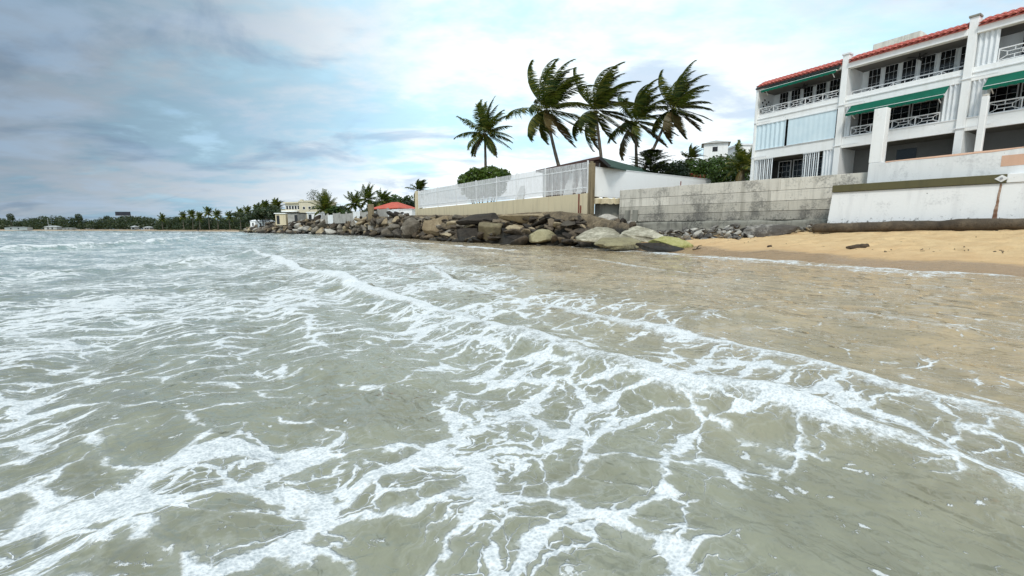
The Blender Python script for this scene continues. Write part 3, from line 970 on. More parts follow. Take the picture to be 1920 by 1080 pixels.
slab('pale flat rock slab sloping into the water right of the dark rocks', 1086, 452, 1172, 432, 29.0, 30.5, 3.2, 0.55, 'rock_slab', 201)
slab('pale flat slab lying behind the green algae-covered rock', 1150, 432, 1252, 447, 29.5, 26.5, 2.6, 0.5, 'rock_slab', 207)
slab('wet grey-green slab dipping under the waterline below the pale slabs', 1120, 462, 1200, 452, 25.8, 27.0, 2.6, 0.5, 'rock_olive', 213)
slab('dark wet slab lying in the wash left of the sand', 1190, 458, 1292, 470, 25.6, 24.2, 1.4, 0.3, 'rock_brown', 221)
slab('rock covered in bright yellow-green algae at the left edge of the sand', 1216, 450, 1302, 462, 26.0, 24.6, 1.3, 0.55, 'rock_algae', 227)
slab('whitish weathered rock at the foot of the grey concrete wall', 1392, 437, 1500, 428, 27.2, 25.6, 1.4, 0.75, 'rock_pale', 233)

# riprap: every stone is its own piece of the pile
rv = {}
for mname in ('rock_grey', 'rock_tan', 'rock_brown', 'rock_pale', 'rock_dark', 'rock_rubble'):
    rv[mname] = [rock_mesh(300 + i * 7 + len(mname), M[mname], (1, 1, 1), 3, 9, 0.22, 0.62, 0.035) for i in range(6)]


def bank_point(t, c):
    k = min(int(t), len(SHORE) - 2)
    fr = t - k
    s, e = SHORE[k].lerp(SHORE[k + 1], fr), TOPV[k].lerp(TOPV[k + 1], fr)
    p = s.lerp(e, c)
    p.z = -0.2 + (e.z + 0.2) * (1 - (1 - c) ** 1.5)
    return p


def pile(label, n, t0, t1, smin, smax, mats, seed, name='rock_revetment', flat=0.65, cmax=0.95):
    rnd = random.Random(seed)
    root = thing(name, label, 'rocks', bank_point((t0 + t1) / 2, 0.3))
    for i in range(n):
        t = t0 + (t1 - t0) * ((i + rnd.random()) / n)
        c = rnd.uniform(-0.06, cmax)
        p = bank_point(t, max(c, 0)) - root.location
        s = rnd.uniform(smin, smax) * (1.15 - 0.3 * c)
        o = link('rock', rnd.choice(rv[rnd.choice(mats)]), root, p + Vector((0, -0.4, 0.1)))
        o.scale = (s * rnd.uniform(0.8, 1.5), s * rnd.uniform(0.7, 1.1), s * flat * rnd.uniform(0.7, 1.15))
        o.rotation_euler = (rnd.uniform(-0.5, 0.5), rnd.uniform(-0.6, 0.6), rnd.uniform(0, 6.3))
    return root


pile('heap of big grey riprap boulders between the cream wall and the red-roofed pavilion', 110, 5.1, 7.0, 0.55, 1.25, ('rock_grey', 'rock_grey', 'rock_brown', 'rock_tan'), 5)
pile('long slope of smaller grey and brown riprap along the point below the yellow house', 230, 7.0, 10.0, 0.5, 1.5, ('rock_grey', 'rock_grey', 'rock_brown', 'rock_tan', 'rock_pale'), 6)
pile('broken brown rocks jammed along the waterline under the cream wall', 120, 1.0, 5.0, 0.3, 0.85, ('rock_brown', 'rock_dark', 'rock_tan', 'rock_brown'), 7, flat=0.42, cmax=0.62)


pile('tumbled tan and grey rocks around the brown outcrop left of the long dark slab', 95, 3.7, 5.3, 0.4, 0.95, ('rock_tan', 'rock_grey', 'rock_brown', 'rock_tan'), 8, flat=0.45, cmax=0.72)


def rubble(label, n, box, smin, smax, mats, seed):
    """loose stones on the upper beach, box in photo columns and distance"""
    rnd = random.Random(seed)
    px0, px1, off0, off1, lift = box
    pts = []
    for i in range(n):
        px = px0 + (px1 - px0) * (i + rnd.random()) / n
        s = hit(CO, CD, px)
        base = CO + CD * s - inland(CD) * rnd.uniform(off0, off1)
        z = max(sand_z(base.x, base.y), 0.0)
        pts.append((base, z))
    root = thing('rubble_pile', label, 'rubble', pts[n // 2][0] + Vector((0, 0, pts[n // 2][1])))
    for b, z in pts:
        s = rnd.uniform(smin, smax)
        near = (b - CO).dot(-inland(CD))
        o = link('rock', rnd.choice(rv[rnd.choice(mats)]), root, b + Vector((0, 0, z + lift * max(0.0, 1 - near / off1) + s * 0.2)) - root.location)
        o.scale = (s * rnd.uniform(0.8, 1.6), s * rnd.uniform(0.7, 1.2), s * rnd.uniform(0.4, 0.8))
        o.rotation_euler = (rnd.uniform(-0.5, 0.5), rnd.uniform(-0.5, 0.5), rnd.uniform(0, 6.3))


rubble('scatter of small grey and black stones along the foot of the grey concrete wall', 280, (1190, 1440, 0.4, 3.4, 0.5), 0.07, 0.30, ('rock_rubble', 'rock_rubble', 'rock_pale', 'rock_dark'), 9)
rubble('heap of broken concrete and stones under the corner of the white side wall', 80, (1118, 1200, 0.2, 3.6, 1.5), 0.15, 0.5, ('rock_pale', 'rock_brown', 'rock_rubble'), 10)
rubble('brown broken stones at the corner where grey and white sea walls meet', 46, (1490, 1566, 0.2, 1.0, 0.35), 0.08, 0.28, ('rock_brown', 'rock_rubble', 'rock_tan'), 12)


# ------------------------------------------------------------------ sea walls
rnd = random.Random(4)
cw = thing('concrete_sea_wall', 'long grey board-marked concrete sea wall with stained panels above the rubble', 'sea wall', CO + Vector((0, 0, 0.4)), rz_of(CD))
CL = hit(CO, CD, 1660)
courses = [(1.50, 2.08, 'm'), (2.08, 2.70, 'm'), (2.70, 3.36, 'l'), (3.36, 4.14, 'l')]
MB().box(0.0, CL, 0.10, 0.7, -0.2, 4.10).build('core', M['concrete_dark'], cw)
for ci, (z0, z1, kind) in enumerate(courses):
    x = -0.02
    while x < CL - 0.3:
        ln = rnd.uniform(3.4, 7.5)
        x1 = min(CL, x + ln)
        if CL - x1 < 0.8:
            x1 = CL
        mt = ('grey_concrete', 'concrete_mid', 'concrete_light', 'concrete_light')[ci]
        y0 = rnd.uniform(-0.035, 0.0) + (0.02 if ci > 1 else 0)
        me = MB().box(x + 0.003, x1 - 0.003, y0, 0.12, z0 + 0.012, z1 - 0.010 - (rnd.uniform(0, .05) if ci == 3 else 0))
        me.build('panel', M[mt], cw, bevel=0.014)
        x = x1
# rough plinth
pv, pf = [], []
nx, nz = 160, 16
for i in range(nx + 1):
    for j in range(nz + 1):
        x = CL * i / nx
        zz = -0.4 + 2.0 * j / nz
        top = 1.62 - 0.28 * float(fbm(np.array(x * 0.5), np.array(0.3), 14, 3))
        yy = -0.22 - 0.30 * float(fbm(np.array(x * 0.9), np.array(zz * 1.6), 13, 4)) - 0.10 * (1 - j / nz)
        if j == nz:
            yy = 0.05
        pv.append((x, yy, min(zz, top)))
for i in range(nx):
    for j in range(nz):
        k = i * (nz + 1) + j
        pf.append((k, k + nz + 1, k + nz + 2, k + 1))
link('plinth', np_mesh('plinth', pv, pf, M['concrete_dark'], False), cw)
for gx in (0.55, 1.25):
    MB().box(gx, gx + 0.5, -0.06, 0.0, 1.55, 2.45).build('grille', M['concrete_dark'], cw, bevel=0.01)
MB().tube([(5.0, 0.2, 4.05), (5.0, 0.2, 4.45)], 0.04, 6).build('rebar_stub', M['rust_pipe'], cw)

# lower white wall
ww = thing('white_sea_wall', 'whitewashed sea wall with an olive beam along its top behind the sand', 'sea wall', WO + Vector((0, 0, 0.71)), rz_of(WD))
WL = hit(WO, WD, 2300)
m = MB()
m.add([(-0.18, -0.22, -0.8), (WL, -0.22, -0.8), (WL, 0.5, -0.8), (0.0, 0.5, -0.8), (0.0, 0.0, 2.66), (WL, 0.0, 2.66), (WL, 0.5, 2.66), (0.0, 0.5, 2.66)],
      [(0, 3, 2, 1), (4, 5, 6, 7), (0, 1, 5, 4), (1, 2, 6, 5), (2, 3, 7, 6), (3, 0, 4, 7)])
m.build('wall', M['white_seawall'], ww, bevel=0.02)
bx1 = hit(WO, WD, 1873)
MB().box(0.0, bx1, -0.10, 0.5, 2.665, 3.05).build('beam', M['olive_beam'], ww, bevel=0.015)
MB().box(bx1 + 0.005, WL, -0.07, 0.5, 2.665, 3.05).build('beam', M['white_seawall'], ww, bevel=0.015)
dxp = hit(WO, WD, 1864)
dp = MB()
dp.add([(dxp - 0.22, -0.13, 2.86), (dxp, -0.13, 2.70), (dxp + 0.22, -0.13, 2.86), (dxp, -0.13, 3.02), (dxp - 0.22, -0.098, 2.86), (dxp, -0.098, 2.70), (dxp + 0.22, -0.098, 2.86), (dxp, -0.098, 3.02)],
       [(0, 1, 2, 3), (7, 6, 5, 4), (0, 4, 5, 1), (1, 5, 6, 2), (2, 6, 7, 3), (3, 7, 4, 0)])
dpo = dp.build('anchor_plate', M['white_paint'], ww)
MB().tube([(dxp, -0.17, 2.86), (dxp, -0.125, 2.86)], 0.05, 10).build('bolt', M['steel'], dpo)
# rust run below the plate: a shallow raised crust
rv_, rf_ = [], []
for i in range(21):
    z = 2.64 - 2.0 * i / 20
    wd = 0.028 + 0.085 * (i / 20) ** 2 * (0.75 + 0.5 * rnd.random()) + 0.01 * rnd.random()
    cx = dxp + 0.006 * math.sin(i * 0.9) - 0.05 * i / 20
    yy = -0.225 + 0.22 * ((z + 0.8) / 3.46) - 0.006
    rv_ += [(cx - wd, yy + .004, z), (cx, yy - 0.004, z), (cx + wd, yy + .004, z)]
for i in range(20):
    for k in (0, 1):
        rf_.append((i * 3 + k, i * 3 + k + 1, i * 3 + k + 4, i * 3 + k + 3))
link('rust_run', np_mesh('rust_run', rv_, rf_, M['rust_stain'], True), ww)

# upper white terrace wall with its thick pillar and a thin post
uw = thing('terrace_wall', 'upper white terrace wall with stained top in front of the apartments', 'wall', UO + Vector((0, 0, 0.8)), rz_of(UD))
UL = hit(UO, UD, 2200)
MB().box(0.0, UL, 0.0, 0.42, 0.0, 4.12).build('wall', M['white_seawall'], uw, bevel=0.02)
# crumbled rusty coping
cv, cf = [], []
for i in range(61):
    x = 0.75 + (UL * 0.55) * i / 60
    h = 0.02 + 0.10 * float(fbm(np.array(x * 0.8), np.array(2.0), 44, 3)) * (1 if i < 40 else max(0.1, 1 - (i - 40) / 20))
    cv += [(x, -0.012, 4.12 - h), (x, -0.014, 4.135), (x, 0.43, 4.142)]
for i in range(60):
    for k in (0, 1):
        cf.append((i * 3 + k, i * 3 + k + 3, i * 3 + k + 4, i * 3 + k + 1))
link('stained_coping', np_mesh('stained_coping', cv, cf, M['pink_patch'], False), uw)
ppx = hit(UO, UD, 1858)
MB().box(ppx, ppx + 3, -0.012, 0.02, 3.35, 3.83).build('paint_patch', M['pink_patch'], uw)
pl_ = thing('square_pillar', 'thick plain white pillar rising in front of the green awning', 'pillar', UO + UD * -0.02 + Vector((0, 0, 4.94)), rz_of(UD))
MB().box(0.0, 0.56, 0.03, 0.55, 0.0, 2.86).build('shaft', M['white_render'], pl_, bevel=0.015)
npx = hit(UO, UD, 1804)
np_ = thing('thin_post', 'thin weathered concrete post standing on the terrace wall at the right', 'post', UO + UD * npx + Vector((0, 0, 4.94)), rz_of(UD))
MB().box(0.0, 0.24, 0.06, 0.3, 0.0, 2.5).build('shaft', M['white_seawall'], np_, bevel=0.02)
MB().box(0.02, 0.22, 0.08, 0.28, 2.5, 2.6).build('cap', M['concrete_light'], np_, bevel=0.02)

# dark footing that the sand has left bare, lying along the wall foot like a log
lv = []
pts, rad = [], []
x0 = -0.6
for i in range(90):
    x = x0 + (WL * 0.9 + 0.6) * i / 89
    p = WO + WD * x - inland(WD) * (0.62 + 0.18 * float(fbm(np.array(x * 0.5), np.array(1.0), 15, 3)))
    zz = 1.34 + 0.022 * x + 0.06 * float(fbm(np.array(x * 0.8), np.array(3.0), 16, 3))
    pts.append(Vector((p.x, p.y, zz)))
    rad.append(0.21 + 0.09 * float(fbm(np.array(x * 1.3), np.array(5.0), 17, 3)) - (0.12 if i == 0 else 0))
fo_ = MB().tube([p - pts[0] for p in pts], rad, 14).build('exposed_footing', M['rock_brown'], None, True)
fo_.location = pts[0]
tag(fo_, 'long dark brown exposed footing running along the base of the white sea wall', 'footing')


def driftwood(label, px, py, length, r, yaw, seed, name='driftwood_log', twig=False):
    rnd = random.Random(seed)
    # find the spot on the sand under that photo point
    p = None
    for k in range(400):
        Y = 8 + k * 0.06
        q = W(px, py, Y)
        if q.z <= sand_z(q.x, q.y):
            p = q
            break
    mb = MB()
    d = Vector((math.cos(yaw), math.sin(yaw), 0))
    P, Rr = [], []
    for i in range(12):
        t = i / 11
        P.append(d * (t - 0.5) * length + Vector((0, 0, r * 0.75 + 0.10 * length * (t - 0.5) * (0.6 if t > 0.5 else 0.1) + rnd.uniform(-.01, .01))))
        Rr.append(r * (0.25 + 0.95 * math.sin(min(1, t * 1.3 + 0.12) * 1.6)) * rnd.uniform(0.88, 1.12))
    mb.tube(P, Rr, 9)
    if twig:
        mb.tube([P[5], P[5] + Vector((0.12, 0.02, 0.2)), P[5] + Vector((0.32, 0, 0.24))], [r * .7, r * .5, r * .2], 6)
    o = mb.build(name, M['driftwood'], None, True)
    o.location = p
    return tag(o, label, 'driftwood')


driftwood('short dark driftwood log lying alone in the middle of the sand', 1606, 467, 0.98, 0.105, rz_of(SHT) + 1.35, 3)
driftwood('small dark lump of wood left of the log on the sand', 1442, 464, 0.26, 0.06, 0.4, 5)
driftwood('forked dark stick at the left tip of the sand near the water', 1306, 469, 0.5, 0.05, 0.2, 7, twig=True)

# wrack line: bits of weed and twig left by the tide
rw = np.random.RandomState(31)
wv, wf = [], []
for i in range(150):
    t = rw.uniform(-3, 22)
    d = (3.4 + 0.5 * math.sin(t * 0.7) + rw.normal(0, 0.35)) if i % 3 else rw.uniform(2.2, 9.5)
    px_, py_ = SH0.x + SHT.x * t + SHN.x * d, SH0.y + SHT.y * t + SHN.y * d
    zz = sand_z(px_, py_) + 0.05
    L, an, wd = rw.uniform(0.015, 0.075), rw.uniform(0, 6.3), rw.uniform(0.006, 0.016)
    c, s = math.cos(an), math.sin(an)
    b = len(wv)
    wv += [(px_ - c * L - s * wd, py_ - s * L + c * wd, zz - .05), (px_ + c * L - s * wd, py_ + s * L + c * wd, zz - .05), (px_ + c * L + s * wd, py_ + s * L - c * wd, zz - .05), (px_ - c * L + s * wd, py_ - s * L - c * wd, zz - .05),
           (px_ - c * L * .6, py_ - s * L * .6, zz - .01), (px_ + c * L * .6, py_ + s * L * .6, zz - .015)]
    wf += [(b, b + 1, b + 5, b + 4), (b + 2, b + 3, b + 4, b + 5)]
tag(link('seaweed_wrack', np_mesh('seaweed_wrack', wv, wf, M['driftwood'])), 'scattered dark bits of seaweed and twigs on the sand', 'seaweed', kind='stuff')

# ------------------------------------------------------------------ property wall and broken slab beside the fence
sa, sb = Vector((X(1109, 38.0), 38.0, 0)), Vector((X(1392, 51.5), 51.5, 0))
sd = (sb - sa).normalized()
sw = thing('side_wall', 'tall bright white boundary wall running inland from the end of the fence', 'wall', sa + Vector((0, 0, 2.6)), rz_of(sd))
SL = (sb - sa).length
MB().box(0, SL, 0, 0.25, 1.55, 4.02).build('wall', M['white_bright'], sw, bevel=0.01)
MB().box(-0.02, SL, -0.03, 0.28, 4.022, 4.09).build('coping', M['white_paint'], sw)
bs = thing('broken_slab', 'broken beige concrete ledge under the left end of the white side wall', 'slab', W(1136, 384, 37.0), rz_of(CD) + 0.5)
lg = MB()
nL = 14
for i in range(nL + 1):
    x = -1.15 + 2.3 * i / nL
    dz = 0.10 * rnd.random()
    fy = -0.35 - 0.30 * rnd.random()
    lg.v += [(x, fy, 0.0 + dz * 0.9), (x, fy - 0.04, 0.46), (x, -0.1, 0.50 + dz), (x, 1.2, 0.52)]
for i in range(nL):
    for k in range(3):
        lg.f.append((i * 4 + k, i * 4 + k + 1, i * 4 + k + 5, i * 4 + k + 4))
    lg.f.append((i * 4 + 3, i * 4, i * 4 + 4, i * 4 + 7))
lg.f += [(0, 3, 2, 1), (nL * 4, nL * 4 + 1, nL * 4 + 2, nL * 4 + 3)]
lg.build('ledge', M['cream_wall'], bs)
MB().box(-0.95, 1.1, 0.25, 1.2, -1.3, 0.25).build('pier', M['concrete_dark'], bs, bevel=0.03)

# ------------------------------------------------------------------ cream wall with white fence
FL = -hit(FO, FD, 784)
ff = thing('cream_wall', 'long cream retaining wall on the rocks carrying the white fence', 'wall', FO + Vector((0, 0, 2.6)), rz_of(FD))
nseg = 7
for i in range(nseg):
    x1, x0 = -FL * i / nseg, -FL * (i + 1) / nseg
    MB().box(x0 + 0.012, x1 - 0.012, 0.0, 0.35, -0.1, 1.75).build('wall_section', M['cream_wall'], ff, bevel=0.012)
MB().box(-FL, 0.0, 0.05, 0.33, -0.2, 1.72).build('core', M['concrete_dark'], ff)
for xx in (-0.95, -0.72):
    MB().tube([(xx, -0.07, 0.1 if xx < -0.9 else -0.05), (xx, -0.07, 1.75 if xx < -0.9 else 0.75)], 0.055, 8).build('rusty_pipe', M['rust_pipe'], ff)
fe = thing('white_fence', 'white metal picket fence on top of the cream wall', 'fence', FO + Vector((0, 0, 4.35)), rz_of(FD))
barmesh = MB().box(-0.022, 0.022, -0.022, 0.022, 0.12, 2.62).mesh('bar', M['white_paint'])
NB = 232
for i in range(NB):
    o = link('bar', barmesh, fe, (-FL + 0.2 + (FL - 0.3) * i / (NB - 1), 0.16, 0.0))
    o.rotation_euler = (rnd.uniform(-.004, .004), rnd.uniform(-.004, .004), 0)
posts = [-hit(FO, FD, p) for p in (1097, 1019, 967, 929.5, 891.6, 855)] + [28.4, 32.6]
posts = [p for p in posts if p < FL] + [FL - 0.1]
for p in posts:
    MB().box(-p - 0.05, -p + 0.05, 0.10, 0.20, 0.0, 2.72).build('post', M['white_paint'], fe)
for i in range(len(posts) - 1):
    for z in (0.45, 2.06):
        MB().box(-posts[i + 1] + 0.052, -posts[i] - 0.052, 0.125, 0.185, z, z + 0.07).build('rail', M['white_paint'], fe)
ep = thing('end_post', 'weathered brown concrete post at the right end of the white fence', 'post', FO + FD * 0.06 + Vector((0, 0, 2.5)), rz_of(FD))
MB().box(0.0, 0.42, -0.02, 0.4, 0.0, 4.3).build('shaft', M['weathered_post'], ep, bevel=0.03)
MB().box(0.06, 0.3, 0.06, 0.3, 4.3, 4.45).build('cap', M['weathered_post'], ep, bevel=0.03)
lp = thing('corner_post', 'cream post at the far left end of the white fence', 'post', FO - FD * (FL + 0.05) + Vector((0, 0, 2.6)), rz_of(FD))
MB().box(-0.75, 0.0, -0.05, 0.5, 0.0, 4.4).build('shaft', M['cream_wall'], lp, bevel=0.03)
# white things behind the fence
for (lab, px, Y, wdt, z1, lean) in (('white sheet leaning behind the middle of the fence', 972, 48.5, 1.6, 6.1, 0.5),
                                    ('white stacked panels leaning behind the right end of the fence', 1062, 41.5, 1.3, 6.9, 0.3),
                                    ('small white board behind the fence beside the end post', 1082, 40.2, 0.7, 6.6, -0.3)):
    t = thing('leaning_sheets', lab, 'sheets', Vector((X(px, Y), Y, 4.4)), rz_of(FD))
    for k in range(3):
        q = MB().add([(-wdt / 2 + k * .1, 0.05 * k, 0), (wdt / 2, 0.05 * k, 0), (wdt / 2 - 0.3 + lean * .3, 0.4 + 0.05 * k, z1 - 4.4 - k * .35), (-wdt / 2 + 0.5 + lean * .3, 0.4 + 0.05 * k, z1 - 4.4 - k * .2),
                      (-wdt / 2 + k * .1, 0.03 + 0.05 * k, 0), (wdt / 2, 0.03 + 0.05 * k, 0), (wdt / 2 - 0.3 + lean * .3, 0.43 + 0.05 * k, z1 - 4.4 - k * .35), (-wdt / 2 + 0.5 + lean * .3, 0.43 + 0.05 * k, z1 - 4.4 - k * .2)],
                     [(0, 1, 2, 3), (7, 6, 5, 4), (0, 4, 5, 1), (1, 5, 6, 2), (2, 6, 7, 3), (3, 7, 4, 0)])
        q.build('sheet', M['white_paint'], t)

# shed behind the fence
r0, r1 = Vector((X(1121, 38.4), 38.4, 7.55)), Vector((X(1212, 46.8), 46.8, 7.55))
l0 = Vector((X(1004, 43.2), 43.2, 7.0))
rdv = (r1 - r0)
e0 = r0 + Vector((0.75, -0.66, 0)) * 1.0 + Vector((0, 0, -0.85))
sh = thing('shed', 'low shed with a green and brown gable roof behind the end of the fence', 'shed', Vector((r0.x, r0.y, 2.7)))
so = sh.location


def plate(a, b, c, d, th):
    q = [Vector(p) - so for p in (a, b, c, d)]
    return MB().add(q + [p - Vector((0, 0, th)) for p in q], [(0, 1, 2, 3), (7, 6, 5, 4), (0, 4, 5, 1), (1, 5, 6, 2), (2, 6, 7, 3), (3, 7, 4, 0)])


plate(l0, r0, r1, l0 + rdv, 0.10).build('roof_slope', M['brown_fascia'], sh)
plate(r0 + Vector((0, 0, .004)), e0, e0 + rdv, r1 + Vector((0, 0, .004)), 0.10).build('roof_slope', M['roof_green'], sh)
fas = MB()
fas.bar(l0 - so + Vector((0, -.06, -.06)), r0 - so + Vector((0, -.06, -.06)), 0.05, 0.22)
fas.build('fascia', M['brown_fascia'], sh)
MB().bar(r0 - so + Vector((0, -.06, -.06)), e0 - so + Vector((0, -.06, -.06)), 0.05, 0.22).build('fascia', M['gutter_dark'], sh)
inl = inland(FD)
w0, w1 = l0 + inl * 0.9, r0 + inl * 0.9 - FD * 0.9
nb = 30
for i in range(nb):
    p = w0.lerp(w1, (i + 0.5) / nb)
    zt = l0.lerp(r0, (i + 0.5) / nb).z - 0.10
    mb = MB().box(-0.075, 0.075, -0.02, 0.02, 4.0 - so.z, zt - so.z)
    o = mb.build('board', M['board_brown'] if i % 5 else M['white_paint'], sh)
    o.location = (p.x - so.x, p.y - so.y, 0)
    o.rotation_euler = (0, 0, rz_of(FD))
bw = MB()
q0, q1 = w0 + inl * 0.15 - so, w1 + inl * 0.15 - so
bw.add([(q0.x, q0.y, 4 - so.z), (q1.x, q1.y, 4 - so.z), (q1.x, q1.y, 7.25 - so.z), (q0.x, q0.y, 6.8 - so.z)], [(0, 1, 2, 3)])
bw.build('back_board', M['white_render'], sh)

# ------------------------------------------------------------------ apartment building
BZ = 4.4
ap = thing('apartment_building', 'three-storey white apartment block with red tile eaves, balconies and green awnings', 'building', BO + Vector((0, 0, BZ)), rz_of(BD))
bx = [0.0, hit(BO, BD, 1556), hit(BO, BD, 1775)]
bx.append(bx[2] + (bx[2] - bx[1]))
bx.append(bx[3] + 2.2)
Z1T, Z2B, Z2T, Z3B, Z3T = 1.86, 2.49, 4.27, 4.93, 6.58
ZR = 6.80            # eave line
DEP = 1.9
MB().box(0.0, bx[4], DEP + 0.17, 10.0, -1.5, ZR).build('main_block', M['white_render'], ap)
MB().box(0.02, bx[4], 0.5, 9.9, ZR + 0.005, ZR + 0.25).build('roof_slab', M['white_render'], ap)
for i in range(5):
    x = bx[i]
    th = 0.16
    top = ZR + 0.5 if i in (1, 2) else ZR + 0.15
    MB().box(x - th if i else x, x + th, -0.14, DEP + 0.1, -1.5, top).build('party_wall', M['white_render'], ap, bevel=0.01)
    if i in (1, 2):
        MB().box(x - th - 0.04, x + th + 0.04, -0.2, 0.3, top + 0.003, top + 0.09).build('pillar_cap', M['white_paint'] if i == 1 else M['concrete_dark'], ap)
for i in range(4):
    a, b = bx[i] + 0.163, bx[i + 1] - 0.163
    for (z0, z1) in ((Z1T, Z2B), (Z2T, Z3B)):
        MB().box(a, b, 0.0, 0.15, z0, z1).build('parapet', M['white_render'], ap, bevel=0.008)
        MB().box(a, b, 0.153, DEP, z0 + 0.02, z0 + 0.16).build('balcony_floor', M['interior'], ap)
    MB().box(a, b, -0.05, -0.003, Z3B - 0.30, Z3B - 0.25).build('moulding', M['white_paint'], ap)
    MB().box(a, b, -0.035, -0.003, Z2B - 0.02, Z2B + 0.03).build('sill', M['white_paint'], ap)
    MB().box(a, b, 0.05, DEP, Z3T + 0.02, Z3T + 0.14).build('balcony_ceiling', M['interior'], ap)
    MB().box(a, b, -0.05 if i == 0 else -0.16, 0.20, Z3T - (0.0 if i == 0 else 0.10), ZR).build('eave_beam', M['white_render'], ap, bevel=0.01)
    for (z0, z1) in ((-1.0, Z1T + 0.02), (Z1T + 0.16, Z2T + 0.02), (Z2T + 0.16, Z3T + 0.02)):
        MB().box(a, b, DEP, DEP + 0.15, z0, z1).build('back_wall', M['interior'] if z0 < 0 and i > 0 else (M['interior_shaded'] if z0 < 3 else M['white_render']), ap)

# eave tiles: barrel tiles in courses down a steep front slope
for i in range(4):
    a, b = bx[i] + (0.2 if i else 0.0), bx[i + 1] - 0.2
    nt_ = int((b - a) / 0.24)
    pitch = (b - a) / nt_
    zlow, zhigh = (ZR + 0.01, ZR + 0.5)
    yo = -0.32 if i else -0.22
    mb = MB()
    mb.add([(a, yo + .02, zlow - .03), (b, yo + .02, zlow - .03), (b, 0.7, zhigh + 0.05), (a, 0.7, zhigh + 0.05), (b, 0.7, zlow - .03), (a, 0.7, zlow - .03)],
           [(0, 1, 2, 3), (3, 2, 4, 5), (0, 5, 4, 1), (0, 3, 5), (1, 4, 2)])
    for k in range(nt_):
        cx = a + (k + 0.5) * pitch
        for c in range(3):
            t0, t1 = c / 3.0, (c + 1.12) / 3.0
            lift = 0.03
            vs = []
            for (t, lf) in ((t0, lift + 0.02), (t1, lift - 0.01)):
                for q in range(5):
                    an = math.pi * q / 4
                    vs.append((cx - math.cos(an) * pitch * 0.42, yo + t * (0.7 - yo) - 0.06 * math.sin(an), zlow + t * (zhigh - zlow) + lf + 0.055 * math.sin(an)))
            fs = [(q, q + 1, q + 6, q + 5) for q in range(4)] + [(4, 3, 2, 1, 0)]
            mb.add(vs, fs)
    tag(mb.build('roof_tiles', M['roof_red'], ap), kind='stuff')
    if i == 0:
        MB().box(a, b, yo - 0.03, yo + 0.02, zlow - 0.13, zlow - 0.02).build('gutter', M['gutter_dark'], ap)


def glazed_door(x, wd, z0, h, y=DEP, nx=3, nz=5, parent=ap):
    mb = MB()
    fw = 0.05
    mb.box(x, x + fw, y - 0.06, y - 0.002, z0, z0 + h).box(x + wd - fw, x + wd, y - 0.06, y - 0.002, z0, z0 + h)
    mb.box(x + fw, x + wd - fw, y - 0.06, y - 0.002, z0 + h - fw, z0 + h).box(x + fw, x + wd - fw, y - 0.06, y - 0.002, z0, z0 + fw * 2)
    for k in range(1, nx):
        xx = x + wd * k / nx
        mb.box(xx - 0.005, xx + 0.005, y - 0.045, y - 0.02, z0 + fw, z0 + h - fw)
    for k in range(1, nz):
        zz = z0 + h * k / nz
        mb.box(x + fw, x + wd - fw, y - 0.043, y - 0.022, zz - 0.006, zz + 0.006)
    o = mb.build('glazed_door', M['white_paint'], parent)
    MB().box(x + fw, x + wd - fw, y - 0.030, y - 0.026, z0 + fw, z0 + h - fw).build('pane', M['glass_dark'], o)


def railing(a, b, z0, h=0.62, y=0.10, parent=ap):
    mb = MB()
    n = max(1, round((b - a) / 1.1))
    wdt = (b - a) / n
    z1 = z0 + h
    mb.box(a, b, y - 0.03, y + 0.03, z1 - 0.05, z1).box(a, b, y - 0.02, y + 0.02, z0 + 0.04, z0 + 0.075)
    for k in range(n + 1):
        xx = min(max(a + k * wdt, a + 0.02), b - 0.02)
        mb.box(xx - 0.022, xx + 0.022, y - 0.024, y + 0.024, z0, z1 - 0.051)
    t = 0.028
    for k in range(n):
        xa = a + k * wdt
        c0, c1 = xa + wdt * 0.27, xa + wdt * 0.73
        zm0, zm1 = z0 + 0.075 + (h - .125) * 0.32, z0 + 0.075 + (h - .125) * 0.68
        zb, zt = z0 + 0.07, z1 - 0.05
        for (p, q) in (((c0, zm0), (c1, zm0)), ((c0, zm1), (c1, zm1)), ((c0, zm0), (c0, zm1)), ((c1, zm0), (c1, zm1)),
                       ((xa, zb), (c0, zm0)), ((xa, zt), (c0, zm1)), ((xa + wdt, zb), (c1, zm0)), ((xa + wdt, zt), (c1, zm1)), ((xa + wdt / 2, zb), (xa + wdt / 2, zm0)), ((xa + wdt / 2, zt), (xa + wdt / 2, zm1))):
            mb.bar((p[0], y, p[1]), (q[0], y, q[1]), t, t, (0, 1, 0))
    return mb.build('railing', M['white_paint'], parent)


